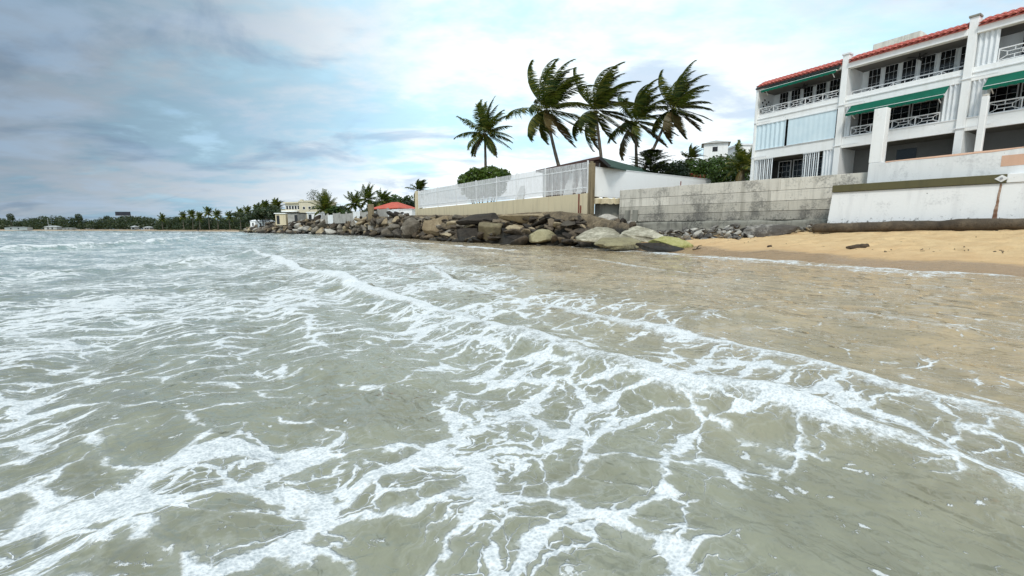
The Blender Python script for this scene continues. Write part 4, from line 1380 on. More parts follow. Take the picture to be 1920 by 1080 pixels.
def awning(a, b, ztop, out, drop, parent=ap):
    mb = MB()
    n = 8
    vs = []
    for k in range(n + 1):
        t = k / n
        vs += [(a, -0.06 - out * t, ztop - drop * t - 0.04 * math.sin(math.pi * t)), (b, -0.06 - out * t, ztop - drop * t - 0.04 * math.sin(math.pi * t))]
    m2 = len(vs)
    vs += [(x, y, z - 0.02) for x, y, z in vs]
    fs = []
    for k in range(n):
        fs += [(2 * k, 2 * k + 1, 2 * k + 3, 2 * k + 2), (m2 + 2 * k + 2, m2 + 2 * k + 3, m2 + 2 * k + 1, m2 + 2 * k)]
    mb.add(vs, fs)
    # scalloped valance
    ns = int((b - a) / 0.3)
    for k in range(ns):
        xa, xb = a + (b - a) * k / ns, a + (b - a) * (k + 1) / ns
        y = -0.06 - out - 0.035
        mb.add([(xa, y, ztop - drop - .03), (xb, y, ztop - drop - .03), (xb, y, ztop - drop - 0.17), ((xa + xb) / 2, y, ztop - drop - 0.21), (xa, y, ztop - drop - 0.17)], [(0, 1, 2, 3, 4)])
    o = mb.build('awning', M['awning_green'], parent)
    MB().box(a - 0.03, b + 0.03, -0.06 - out - 0.03, -0.06 - out + 0.04, ztop - drop - 0.075, ztop - drop - 0.005).build('front_bar', M['white_paint'], o)
    for xx in (a + 0.25, b - 0.25):
        MB().bar((xx, -0.06, ztop - drop * 0.9 - 0.35), (xx, -0.06 - out + .05, ztop - drop - 0.06), 0.035, 0.035).build('arm', M['white_paint'], o)
    return o


def shutter(x0, x1, z0, z1, wd, mat, fold=0.22, y=-0.02, parent=ap, name='shutter', fill=0.53):
    """accordion shutter: head and floor track with single slats"""
    t = MB().box(x0, x1, y - 0.05, y + 0.05, z1 - 0.035, z1).box(x0, x1, y - 0.05, y + 0.05, z0, z0 + 0.025).build(name, M['shutter_white'], parent)
    n = max(2, round((x1 - x0) / wd))
    me = MB().box(-(x1 - x0) / n * fill / math.cos(fold), (x1 - x0) / n * fill / math.cos(fold), -0.008, 0.008, z0 + 0.026, z1 - 0.036).mesh('slat', M[mat])
    for k in range(n):
        o = link('slat', me, t, (x0 + (x1 - x0) * (k + 0.5) / n, y, 0))
        o.rotation_euler = (0, 0, fold if k % 2 else -fold)
    return t


def folded_shutter(x0, x1, z0, z1, n, mat='shutter_white', y=-0.01, parent=ap):
    mb = MB()
    dx = (x1 - x0) / n
    for k in range(n):
        xa = x0 + dx * k
        mb.bar((xa + 0.01, y + (0.0 if k % 2 else 0.13), (z0 + z1) / 2), (xa + dx, y + (0.13 if k % 2 else 0.0), (z0 + z1) / 2), z1 - z0, 0.014, (0, 0, 1)) if False else mb.add(
            [(xa, y + (0.0 if k % 2 else 0.12), z0), (xa + dx, y + (0.12 if k % 2 else 0.0), z0), (xa + dx, y + (0.12 if k % 2 else 0.0), z1), (xa, y + (0.0 if k % 2 else 0.12), z1),
             (xa, y + 0.012 + (0.0 if k % 2 else 0.12), z0), (xa + dx, y + 0.012 + (0.12 if k % 2 else 0.0), z0), (xa + dx, y + 0.012 + (0.12 if k % 2 else 0.0), z1), (xa, y + 0.012 + (0.0 if k % 2 else 0.12), z1)],
            [(0, 1, 2, 3), (7, 6, 5, 4), (0, 4, 5, 1), (1, 5, 6, 2), (2, 6, 7, 3), (3, 7, 4, 0)])
    return mb.build('folded_shutter', M[mat], parent)


def ceiling_fan(x, z, parent=ap):
    hub = MB().tube([(x, 0.95, z), (x, 0.95, z - 0.22)], 0.02, 6).tube([(x, 0.95, z - 0.22), (x, 0.95, z - 0.34)], [0.10, 0.07], 10).build('ceiling_fan', M['fan_dark'], parent)
    for k in range(5):
        an = 0.4 + k * 2 * math.pi / 5
        d = Vector((math.cos(an), math.sin(an), 0))
        c = Vector((x, 0.95, z - 0.26))
        MB().bar(c + d * 0.12, c + d * 0.66, 0.13, 0.012).build('blade', M['fan_dark'], hub)


def doors_row(x0, x1, n, z0, h, gap=0.17):
    wd = (x1 - x0 - gap * (n - 1)) / n
    for k in range(n):
        glazed_door(x0 + k * (wd + gap), wd, z0, h)


# top storey
doors_row(bx[0] + 0.55, bx[1] - 0.2, 6, Z2T + 0.17, 2.2, 0.13)
doors_row(bx[1] + 0.45, bx[2] - 0.2, 6, Z2T + 0.17, 2.2, 0.13)
doors_row(bx[2] + 1.3, bx[3] - 0.3, 4, Z2T + 0.17, 2.2, 0.13)
railing(bx[0] + 0.165, bx[1] - 0.165, Z3B, 0.50)
railing(bx[1] + 0.165, bx[2] - 0.165, Z3B - 0.45, 0.80, y=0.62)
railing(bx[2] + 0.95, bx[3] - 0.165, Z3B, 0.62)
folded_shutter(bx[2] + 0.17, bx[2] + 0.92, Z3B + 0.005, Z3T - 0.11, 8)
awning(bx[0] + 0.55, bx[1] - 0.3, Z3T + 0.12, 0.42, 0.20)
for xx in (bx[0] + 2.6, bx[1] + 3.1):
    ceiling_fan(xx, Z3T + 0.02)
# middle storey
g0 = bx[0] + 0.165
shutter(g0, bx[0] + 2.15, Z2B + 0.03, Z2T - 0.02, 0.15, 'shutter_pale', 0.30)
shutter(bx[0] + 2.30, bx[1] - 0.25, Z2B + 0.03, Z2T - 0.02, 0.15, 'shutter_pale', 0.06)
folded_shutter(bx[1] + 0.17, bx[1] + 0.52, Z2B + 0.005, Z2T - 0.003, 5)
folded_shutter(bx[2] - 0.86, bx[2] - 0.165, Z2B + 0.005, Z2T - 0.003, 8)
folded_shutter(bx[2] + 0.17, bx[2] + 0.86, Z2B + 0.005, Z2T - 0.003, 8)
railing(bx[1] + 0.53, bx[2] - 0.87, Z2B, 0.55)
railing(bx[2] + 0.87, bx[3] - 0.165, Z2B, 0.60)
awning(bx[1] + 0.50, bx[2] - 0.62, Z2T - 0.01, 0.62, 0.5)
awning(bx[2] + 0.75, bx[3] - 0.1, Z2T - 0.02, 0.62, 0.5)
doors_row(bx[1] + 0.3, bx[2] - 0.25, 4, Z1T + 0.17, 2.1, 0.08)
doors_row(bx[2] + 0.3, bx[3] - 0.25, 4, Z1T + 0.17, 2.1, 0.08)
# lower storey
shutter(bx[0] + 0.40, bx[0] + 1.45, -0.2, Z1T - 0.005, 0.13, 'shutter_white', 0.5, y=0.06, fill=0.22)
shutter(bx[0] + 3.35, bx[0] + 4.35, -0.2, Z1T - 0.005, 0.13, 'shutter_white', 0.5, y=0.06, fill=0.22)
folded_shutter(bx[0] + 0.17, bx[0] + 0.38, -0.2, Z1T - 0.003, 4)
folded_shutter(bx[0] + 4.5, bx[1] - 0.17, -0.2, Z1T - 0.003, 8)
doors_row(bx[0] + 0.9, bx[1] - 0.6, 4, -0.1, 1.9, 0.14)
MB().box(bx[1] + 2.3, bx[1] + 3.2, DEP - 0.02, DEP - 0.002, 0.9, 1.6).build('window', M['glass_dark'], ap)
MB().box(bx[3] - 2.6, bx[3] - 1.9, DEP - 0.02, DEP - 0.002, 0.9, 1.6).build('window', M['glass_dark'], ap)
# drip ledges over the lower openings
for i in range(3):
    MB().box(bx[i] - 0.3 if i else 0, bx[i] + 1.1, -0.19, -0.145, Z1T + 0.12, Z1T + 0.17).build('ledge', M['white_paint'], ap)
    MB().box(bx[i] - 0.3 if i else 0, bx[i] + 1.1, -0.19, -0.145, Z2T + 0.10, Z2T + 0.14).build('ledge', M['white_paint'], ap)
# stair head on the roof
sx = hit(BO + inland(BD) * 3.2, BD, 1600)
MB().box(sx, sx + 2.3, 3.2, 6.2, ZR + 0.253, ZR + 1.75).build('stair_head', M['concrete_light'], ap, bevel=0.02)  # white block; the greyer concrete colour stands in for its shade
MB().tube([(sx + 1.2, 2.6, ZR + .25), (sx + 1.2, 2.6, ZR + .9)], 0.09, 8).build('vent_pipe', M['brown_fascia'], ap)
# round wall ornaments on the end of the top balcony
for (dy, dz) in ((0.45, 0.95), (0.7, 1.15), (0.95, 0.9), (1.2, 1.1), (1.45, 0.85), (0.6, 0.7)):
    MB().tube([(0.163, dy, Z3B + dz), (0.19, dy, Z3B + dz)], 0.07, 8).build('ornament', M['fan_dark'], ap)


# ------------------------------------------------------------------ plants
def frond_geo(rs, base, d0, L, wind, grav, nseg=16, leaf=0.85, lw=0.075, ndens=2, leafdroop=0.55, leafwind=0.8):
    """one palm frond: rachis strip and two rows of narrow leaflets, swept by the wind"""
    V, F = [], []
    p = np.array(base, float)
    d = np.array(d0, float)
    d /= np.linalg.norm(d)
    pts, dirs = [p.copy()], [d.copy()]
    ds = L / nseg
    for k in range(nseg):
        s = (k + 1) / nseg
        d = d + (np.array(wind) * (0.35 + s) + np.array((0, 0, -1.0)) * grav * (0.3 + 1.2 * s)) / nseg
        d /= np.linalg.norm(d)
        p = p + d * ds
        pts.append(p.copy())
        dirs.append(d.copy())
    up = np.array((0, 0, 1.0))
    R_V, R_F = [], []
    for k in range(nseg + 1):
        s = np.cross(dirs[k], up)
        s = s / (np.linalg.norm(s) + 1e-6)
        r = 0.045 * (1 - 0.85 * k / nseg)
        u = np.cross(s, dirs[k])
        R_V += [pts[k] - s * r, pts[k] + u * r * 0.8, pts[k] + s * r]
    for k in range(nseg):
        for q in (0, 1):
            R_F.append((k * 3 + q, k * 3 + q + 1, (k + 1) * 3 + q + 1, (k + 1) * 3 + q))
    n = nseg * ndens
    for i in range(int(n * 0.10), n + 1):
        t = i / n
        kf = t * nseg
        k = min(int(kf), nseg - 1)
        fr = kf - k
        q = pts[k] * (1 - fr) + pts[k + 1] * fr
        dd = dirs[k]
        s = np.cross(dd, up)
        s = s / (np.linalg.norm(s) + 1e-6)
        u = np.cross(s, dd)
        ln = leaf * (0.35 + 0.75 * math.sin(min(1.0, t * 1.05 + 0.08) * math.pi) ** 0.7) * rs.uniform(0.8, 1.15)
        for sg in (-1, 1):
            ld = s * sg * 0.85 + dd * (0.45 + 0.5 * t) + u * 0.15 + np.array(wind) * leafwind * 0.5 + np.array((0, 0, -leafdroop)) + rs.normal(0, 0.09, 3)
            ld /= np.linalg.norm(ld)
            ld2 = ld + np.array(wind) * leafwind * 0.45 + np.array((0, 0, -0.35 * leafdroop - 0.15))
            ld2 /= np.linalg.norm(ld2)
            wv = np.cross(ld, u)
            wv = wv / (np.linalg.norm(wv) + 1e-6) * lw / 2
            m1 = q + ld * ln * 0.5
            e1 = m1 + ld2 * ln * 0.5
            b = len(V)
            V += [q - wv * 0.5, q + wv * 0.5, m1 + wv, m1 - wv, e1]
            F += [(b, b + 1, b + 2, b + 3), (b + 3, b + 2, b + 4, b + 4)]
    return V, F, R_V, R_F


def mixed_mesh(name, V, F, mat):
    me = bpy.data.meshes.new(name)
    me.from_pydata([tuple(map(float, v)) for v in V], [], [tuple(dict.fromkeys(f)) for f in F])
    me.materials.append(mat)
    return me


WIND = (1.0, 0.30, 0.10)


def palm(label, base, mid, top, L, n, wind, seed, group='wind-bent coconut palms', parts=True, trunk_r=0.19, elev=(-45, 84), leaf=0.9, lw=0.085, grav=0.85, nseg=16, name='coconut_palm', dens=5, bias=0.0, dead=2):
    rs = np.random.RandomState(seed)
    root = thing(name, label, 'palm tree', base, 0, group)
    bz = Vector(base)
    P = []
    for k in range(18):
        t = k / 17
        a, b, c = Vector(base), Vector(mid), Vector(top)
        P.append(((1 - t) ** 2 * a + 2 * t * (1 - t) * b + t * t * c) - bz)
    rad = [trunk_r * (1.35 - 0.65 * (k / 17) ** 0.6) * (1.0 + (0.05 if k % 2 else -0.03)) for k in range(18)]
    MB().tube(P, rad, 9).build('trunk', M['trunk'], root, True)
    tp = np.array(P[-1])
    allV, allF, rV, rF = [], [], [], []
    for i in range(n):
        f = i / (n - 1)
        az = i * 2.39996 + rs.uniform(-0.25, 0.25)
        el = R(elev[1] + (elev[0] - elev[1]) * f ** 1.25 + rs.uniform(-8, 8))
        d0 = np.array((math.cos(az) * math.cos(el) + bias, math.sin(az) * math.cos(el), math.sin(el)))
        wk = wind * rs.uniform(0.7, 1.25)
        g = grav * rs.uniform(0.75, 1.2) * (0.55 + 0.75 * f)
        V, F, RV, RF = frond_geo(rs, tp + d0 * 0.12, d0, L * rs.uniform(0.82, 1.1) * (1.0 - 0.12 * f), np.array(WIND) * wk, g, nseg, leaf, lw, dens, 0.35 + 0.35 * f, 0.5 + wind * 0.5)
        if parts:
            fr = link('frond', mixed_mesh('frond', V, F, M['palm_dead'] if (i >= n - dead) else M['palm_leaf']), root)
            link('rachis', mixed_mesh('rachis', RV, RF, M['palm_rachis']), fr)
        else:
            b = len(allV)
            allV += V
            allF += [tuple(x + b for x in q) for q in F]
            b = len(allV)
            allV += RV
            allF += [tuple(x + b for x in q) for q in RF]
    if not parts:
        link('crown', mixed_mesh('crown', allV, allF, M['palm_leaf']), root)
    else:
        for k in range(6):
            an = k * 1.05
            me = rock_mesh(500 + k, M['coconut'], (0.13, 0.13, 0.16), 2, 6, 0.9, 1.0, 0.0, True)
            link('coconut', me, root, (tp[0] + 0.28 * math.cos(an), tp[1] + 0.28 * math.sin(an), tp[2] - 0.22 - 0.06 * (k % 2)))
    return root


def pz(px, py, Y):
    return W(px, py, Y)


palm('smallest coconut palm of the row, standing alone above the round clipped hedge', pz(911, 372, 57), pz(911, 310, 57), pz(909, 250, 57), 4.4, 26, 0.6, 3, leaf=1.0)
palm('tall coconut palm with trunk curving left over the gable of the shed', pz(1068, 372, 46), pz(1040, 300, 46), pz(1024, 205, 46), 5.6, 30, 1.55, 12, leaf=1.3, lw=0.09, dens=5)
palm('coconut palm with nearly straight trunk behind the ridge of the shed', pz(1134, 372, 48), pz(1128, 290, 48), pz(1116, 207, 48), 5.6, 28, 1.8, 29, leaf=1.3, lw=0.09, dens=5)
palm('coconut palm half hidden by its neighbour above the dark pine shrub', pz(1196, 372, 51), pz(1192, 290, 51), pz(1192, 226, 51), 5.2, 24, 1.6, 34, leaf=1.25, lw=0.09, dens=5)
palm('rightmost coconut palm with slanting trunk and yellowed fronds', pz(1186, 372, 50), pz(1222, 280, 50), pz(1262, 204, 50), 5.0, 29, 1.7, 48, leaf=1.3, lw=0.09, dens=5, dead=4)


def leaf_cloud(rs, centers, n, size, lumps=None, shell=0.45):
    """many small leaf faces spread through the volume of overlapping lumps"""
    c = np.array([x[0] for x in centers], float)
    r = np.array([x[1] for x in centers], float)
    wgt = (r[:, 0] * r[:, 1] + r[:, 0] * r[:, 2])
    idx = rs.choice(len(c), n, p=wgt / wgt.sum())
    d = rs.normal(size=(n, 3))
    d /= np.linalg.norm(d, axis=1)[:, None]
    rad = (1 - shell * rs.rand(n) ** 1.5)
    lump = 0.82 + 0.36 * fbm(d[:, 0] * 2.2 + idx * 3.1, d[:, 1] * 2.2 + d[:, 2] * 2.7, 5, 3)
    p = c[idx] + d * r[idx] * (rad * lump)[:, None]
    nrm = d * 0.8 + rs.normal(size=(n, 3)) * 0.6 + np.array((0, 0, 0.4))
    nrm /= np.linalg.norm(nrm, axis=1)[:, None]
    t = np.cross(nrm, rs.normal(size=(n, 3)))
    t /= np.linalg.norm(t, axis=1)[:, None]
    b = np.cross(nrm, t)
    s = size * rs.uniform(0.6, 1.3, n)[:, None]
    q = np.stack([p - t * s, p - b * s * 0.55, p + t * s, p + b * s * 0.55 + nrm * s * 0.2], 1).reshape(-1, 3)
    return q, np.arange(n * 4).reshape(-1, 4)


def shrub(name, label, cat, base, lumps, n, size, mat, seed, group=None, stems=5, core=None):
    """lumps in local metres: (centre, radii)"""
    rs = np.random.RandomState(seed)
    root = thing(name, label, cat, base, 0, group)
    v, f = leaf_cloud(rs, lumps, n, size)
    link('crown', np_mesh('crown', v, f, M[mat]), root)
    mb = MB()
    for k in range(stems):
        c, r = lumps[k % len(lumps)]
        e = Vector(c) + Vector((rs.uniform(-.4, .4) * r[0], rs.uniform(-.4, .4) * r[1], rs.uniform(0, .4) * r[2]))
        b0 = Vector((c[0] * 0.35 + rs.uniform(-.1, .1), c[1] * 0.35, 0))
        mb.tube([b0, b0.lerp(e, 0.5) + Vector((rs.uniform(-.15, .15), 0, 0.1)), e], [0.10 * (r[2] ** 0.5), 0.07 * (r[2] ** 0.5), 0.02], 6)
    mb.build('trunk' if cat == 'tree' else 'stems', M['branch'], root)
    return root


# round clipped hedge behind the fence
hb = W(907, 372, 55.5)
shrub('round_hedge', 'dense rounded green hedge showing above the left part of the fence', 'hedge', (hb.x, hb.y, 2.7),
      [((-2.4, 2.9, 4.9), (1.3, 1.5, 1.0)), ((-0.9, 1.1, 5.4), (1.5, 1.5, 1.05)), ((0.9, -1.0, 5.4), (1.6, 1.5, 0.95)), ((2.3, -2.6, 5.0), (1.2, 1.3, 0.8)), ((-1.2, 1.5, 4.0), (1.8, 1.6, 1.5)), ((1.2, -1.4, 4.0), (1.8, 1.6, 1.4))], 7500, 0.21, 'hedge_leaf', 5, stems=8)

# dark layered pine shrub
rs_ = np.random.RandomState(8)
pb = W(1216, 372, 47)
pr = thing('pine_shrub', 'dark green pine-like shrub with layered drooping branches behind the side wall', 'shrub', (pb.x, pb.y, 4.0))
MB().tube([(0, 0, 0), (0.1, 0, 3.0), (0.1, 0, 5.9)], [0.16, 0.12, 0.04], 8).build('trunk', M['branch'], pr)
for tier in range(8):
    z = 2.4 + tier * 0.42
    Lr = (2.9, 3.0, 3.0, 2.9, 2.7, 2.3, 1.7, 1.1)[tier]
    for k in range(9):
        az = k * 2 * math.pi / 9 + tier * 0.5 + rs_.uniform(-.15, .15)
        V, F, RV, RF = frond_geo(rs_, (0.1, 0, z), (math.cos(az), math.sin(az), 0.30), Lr * rs_.uniform(.85, 1.1), (0.12, 0, 0), 0.2, 10, 0.5, 0.08, 4, 0.12, 0.1)
        br = link('branch', mixed_mesh('branch', V + RV, F + [tuple(x + len(V) for x in q) for q in RF], M['dark_leaf']), pr)

# flowering hedge and bushes above the side wall
for (lab, px, Y, lumps, n, sz, mt, sd_) in (
        ('broad leafy hedge spilling over the middle of the white side wall', 1300, 50.5, [((-1.6, 0, 3.9), (1.6, 1.4, 1.25)), ((0.2, 0, 4.2), (1.7, 1.4, 1.15)), ((1.8, 0, 4.3), (1.5, 1.4, 1.15)), ((0, 0, 2.8), (3.2, 1.4, 1.4))], 5200, 0.17, 'bush_leaf', 15),
        ('dark bush between the pine shrub and the leafy hedge', 1254, 49.0, [((-0.9, 0, 3.5), (1.2, 1.2, 1.2)), ((0.9, 0, 3.6), (1.3, 1.2, 1.2))], 2600, 0.16, 'dark_leaf', 16),
        ('dense green bush next to the left edge of the apartment block', 1366, 46.0, [((-1.0, 0, 3.5), (1.4, 1.3, 1.5)), ((0.9, 0, 3.8), (1.5, 1.3, 1.5)), ((0.2, 0, 2.4), (2.2, 1.3, 1.3))], 3800, 0.16, 'bush_leaf', 17)):
    b0 = W(px, 372, Y)
    shrub('garden_shrub', lab, 'bush', (b0.x, b0.y, 4.0), lumps, n, sz, mt, sd_)
palm('low bushy garden palm close beside the left edge of the apartment block', (X(1388, 42), 42, 4.3), (X(1388, 42), 42, 5.5), (X(1386, 42), 42, 7.2), 2.6, 22, 0.5, 61, 'small garden palms', True, 0.10, (-30, 75), 0.55, 0.07, 1.0, 10, 'garden_palm')
palm('small windswept palm showing above the leafy hedge below the little white house', (X(1288, 54), 54, 4.3), (X(1288, 54), 54, 7.0), (X(1287, 54), 54, 9.9), 1.9, 16, 1.6, 62, 'small garden palms', True, 0.10, (0, 75), 0.5, 0.07, 0.9, 10, 'garden_palm')
# orange blossoms at the foot of the leafy hedge
rs2 = np.random.RandomState(4)
hb2 = W(1296, 330, 49.2)
v, f = leaf_cloud(rs2, [((0, 0, 0), (1.6, 0.4, 0.35))], 120, 0.09)
fl = link('blossoms', np_mesh('blossoms', v, f, M['flower']), None, (hb2.x, hb2.y - 0.4, hb2.z - 0.1))
tag(fl, 'sprays of reddish blossom on the leafy hedge along the side wall top', 'flowers', kind='stuff')

# ------------------------------------------------------------------ little white house behind
hp = W(1340, 300, 78)
hh = thing('hillside_house', 'small white house with a low hipped roof seen above the leafy hedge', 'house', (hp.x, hp.y, 3.0), -0.4)
zt = W(1340, 272, 78).z - 3.0
MB().box(-1.9, 1.9, -1.9, 1.9, 0, zt).build('wall', M['white_render'], hh)
MB().add([(-2.3, -2.3, zt + .003), (2.3, -2.3, zt + .003), (2.3, 2.3, zt + .003), (-2.3, 2.3, zt + .003), (0, 0, zt + 0.8)], [(3, 2, 1, 0), (0, 1, 4), (1, 2, 4), (2, 3, 4), (3, 0, 4)]).build('roof', M['grey_wall'], hh)
MB().box(-0.5, 0.3, -1.93, -1.88, zt - 1.4, zt - 0.6).build('window', M['glass_dark'], hh)
h2 = thing('hillside_building', 'long low white building between the little white house and the apartments', 'building', (X(1398, 92), 92, 3.0), 0.0)
zb = W(1392, 276, 92).z - 3.0
MB().box(-3.6, 5.0, -2.0, 4.0, 0, zb).build('wall', M['white_render'], h2)
MB().box(-3.8, 5.2, -2.2, 4.2, zb + .003, zb + 0.35).build('roof', M['white_paint'], h2)

# ------------------------------------------------------------------ along the point
GZ = 2.7
# red roofed pavilion
rp = thing('red_roof_pavilion', 'open pavilion with a bright red hipped roof and green shade cloth', 'pavilion', (X(742, 86), 86, GZ), -0.5)
ez, az_ = W(742, 391.5, 86).z - GZ, W(742, 379, 86).z - GZ
MB().add([(-3.7, -3.0, ez), (3.7, -3.0, ez), (3.7, 3.0, ez), (-3.7, 3.0, ez), (-0.8, 0, az_), (0.8, 0, az_), (-3.7, -3.0, ez - .14), (3.7, -3.0, ez - .14), (3.7, 3.0, ez - .14), (-3.7, 3.0, ez - .14)],
         [(0, 1, 5, 4), (1, 2, 5), (2, 3, 4, 5), (3, 0, 4), (6, 7, 1, 0), (7, 8, 2, 1), (8, 9, 3, 2), (9, 6, 0, 3), (9, 8, 7, 6)]).build('roof', M['roof_red_far'], rp)
for xx in (-3.3, -1.1, 1.1, 3.3):
    for yy in (-2.6, 2.6):
        MB().box(xx - .12, xx + .12, yy - .12, yy + .12, 0, ez - .145).build('post', M['white_paint'], rp)
MB().box(-3.1, 0.9, -2.66, -2.62, ez - 1.5, ez - .5).build('shade_cloth', M['shade_cloth_green'], rp)
MB().box(-3.4, 3.4, -2.4, 2.4, 0, ez - 2.2).build('plinth', M['grey_wall'], rp)
wa = thing('white_annex', 'plain white box building beside the red-roofed pavilion', 'building', (X(764, 78), 78, GZ), -0.5)
wz = W(764, 394, 78).z - GZ
MB().box(-1.9, 2.6, -1.6, 2.4, 0, wz).build('wall', M['white_render'], wa)
MB().box(-2.0, 2.7, -1.7, 2.5, wz + .003, wz + .12).build('roof', M['white_paint'], wa)
MB().box(0.0, 0.7, -1.64, -1.59, wz - .7, wz - .4).build('window', M['glass_dark'], wa)

# grey boundary wall with a tall post
ga, gb = Vector((X(748, 76), 76, GZ)), Vector((X(606, 112), 112, GZ))
gd = (gb - ga)
gw = thing('grey_boundary_wall', 'low grey concrete boundary wall above the riprap left of the red-roofed pavilion', 'wall', ga, rz_of(gd))
nS = 10
for i in range(nS):
    x0, x1 = gd.length * i / nS, gd.length * (i + 1) / nS
    MB().box(x0 + .02, x1 - .3, -0.1, 0.1, 0.0, 2.1 + (0.25 if i % 3 == 1 else 0)).build('panel', M['grey_wall'] if i % 4 else M['white_seawall'], gw)
    MB().box(x1 - .28, x1 - 0.0, -0.16, 0.16, 0, 2.5).build('post', M['grey_wall'], gw)
cp = thing('concrete_column', 'tall bare concrete column standing on the riprap left of the red roof', 'column', (X(697, 82), 82, 1.5), 0.3)
MB().box(-0.55, 0.55, -0.5, 0.5, 0, W(697, 383, 82).z - 1.5).build('shaft', M['weathered_post'], cp, bevel=0.06)
MB().box(-0.65, 0.65, -0.6, 0.6, -0.3, 0.5).build('base', M['grey_wall'], cp, bevel=0.05)

# yellow house
yh = thing('yellow_house', 'two-storey pale yellow house with flat roof and a strip of balcony windows', 'house', (X(566, 138), 138, 3.0), -0.25)
yk = 138 / FPX


def yz(py):
    return W(566, py, 138).z - 3.0


def yx(px):
    return (px - 566) * yk


MB().box(yx(533), yx(566), 0, 9, 0, yz(381)).build('wall', M['yellow_render'], yh)
MB().box(yx(566) + .004, yx(604), -0.6, 9, 0, yz(379)).build('wall', M['yellow_render'], yh)
rf = MB().box(yx(531), yx(566) - .01, -0.7, 9.2, yz(381) + .003, yz(378.5)).build('roof', M['yellow_render'], yh)
MB().box(yx(566), yx(606), -0.8, 9.2, yz(379) + .003, yz(376.5)).build('roof', M['yellow_render'], yh)
MB().box(yx(556), yx(560), 2, 3, yz(378.5) + .003, yz(373)).build('chimney', M['yellow_render'], rf)
for k in range(5):
    x0 = yx(534.5 + k * 6.2)
    wn = MB().box(x0, x0 + yk * 5.4, -0.04, 0.05, yz(393), yz(385)).build('window', M['white_paint'], yh)
    MB().box(x0 + .12, x0 + yk * 5.4 - .12, -0.06, -0.042, yz(393) + .12, yz(385) - .12).build('pane', M['glass_dark'], wn)
for px in (574, 586, 594):
    wn = MB().box(yx(px), yx(px + 5.5), -0.66, -0.602, yz(393), yz(387.5)).build('window', M['white_paint'], yh)
    MB().box(yx(px) + .1, yx(px + 5.5) - .1, -0.68, -0.662, yz(393) + .1, yz(387.5) - .1).build('pane', M['glass_dark'], wn)
bl = MB().box(yx(531), yx(566) - .02, -1.5, -0.08, yz(397), yz(395)).build('balcony', M['white_render'], yh)
MB().box(yx(531), yx(566) - .02, -1.5, -1.4, yz(395) + .003, yz(393)).build('parapet', M['yellow_render'], bl)
for (lab, px0, px1, pt, Y, mt, doorpx) in (('low grey flat-roofed outbuilding in front of the yellow house', 541, 562, 400, 131, 'grey_wall', 558),
                                          ('low white flat-roofed outbuilding in front of the yellow house', 578, 604, 399, 129, 'white_seawall', 583),
                                          ('tan lean-to with dark openings at the left of the yellow house', 518, 540, 401, 134, 'cream_wall', 523)):
    o = thing('outbuilding', lab, 'building', (X(px0, Y), Y, 2.6), -0.2)
    k = Y / FPX
    zt = W(px0, pt, Y).z - 2.6
    MB().box(0, (px1 - px0) * k, 0, 4, 0, zt).build('wall', M[mt], o)
    MB().box(-.2, (px1 - px0) * k + .2, -.3, 4.2, zt + .003, zt + .25).build('roof', M['white_render'] if mt != 'grey_wall' else M['gutter_dark'], o)
    MB().box((doorpx - px0) * k - .4, (doorpx - px0) * k + .6, -.05, .02, 0.3, zt - .5).build('door', M['glass_dark'], o)
# white boats / low sheds on the shore at the tip
for (lab, px0, px1, py, Y) in (('small white shed at the tip of the rocky point', 470, 482, 411, 168), ('long low pale blue-white wall left of the lean-to on the point', 484, 511, 412, 160)):
    o = thing('low_shed', lab, 'shed', (X(px0, Y), Y, 1.2), -0.3)
    k = Y / FPX
    zt = W(px0, py, Y).z - 1.2
    MB().box(0, (px1 - px0) * k, 0, 3, 0, zt * 0.8).build('wall', M['white_render'], o)
    MB().add([(-.2, -.2, zt * .8 + .003), ((px1 - px0) * k + .2, -.2, zt * .8 + .003), ((px1 - px0) * k + .2, 3.2, zt * .8 + .003), (-.2, 3.2, zt * .8 + .003), (0.5, 1.5, zt), ((px1 - px0) * k - .5, 1.5, zt)],
             [(0, 1, 5, 4), (1, 2, 5), (2, 3, 4, 5), (3, 0, 4), (3, 2, 1, 0)]).build('roof', M['white_paint'], o)
    MB().box(1.0, 1.7, -.04, .02, zt * .35, zt * .65).build('window', M['glass_dark'], o)

# palms and trees of the point
kw = dict(parts=False, nseg=12, dens=2, lw=0.16, leaf=0.9, grav=0.9)
palm('dark windswept palm rising just left of the corner post of the fence', (X(786, 82), 82, GZ), (X(783, 82), 82, 6), (X(786, 82), 82, W(786, 356, 82).z), 2.4, 20, 1.5, 71, 'palms on the point', **kw)
palm('big bushy short-trunked palm in front of the yellow house', (X(612, 118), 118, GZ), (X(612, 118), 118, 4.5), (X(612, 118), 118, W(612, 392, 118).z), 5.0, 46, 0.15, 72, 'palms on the point', elev=(-8, 85), **{**kw, 'grav': 0.75})
palm('palm with upright fronds left of the red roof, tallest of its clump', (X(693, 108), 108, GZ), (X(692, 108), 108, 6), (X(692, 108), 108, W(692, 374, 108).z), 4.0, 26, 0.6, 73, 'palms on the point', elev=(-30, 85), **kw)
palm('shorter dark palm immediately left of the tallest palm of its clump', (X(668, 112), 112, GZ), (X(668, 112), 112, 6), (X(668, 112), 112, W(668, 382, 112).z), 3.6, 26, 0.6, 74, 'palms on the point', elev=(-30, 80), **kw)
palm('palm in front of the green trees directly behind the red roof', (X(722, 104), 104, GZ), (X(721, 104), 104, 6), (X(720, 104), 104, W(720, 376, 104).z), 3.0, 22, 1.0, 75, 'palms on the point', elev=(-30, 80), **kw)
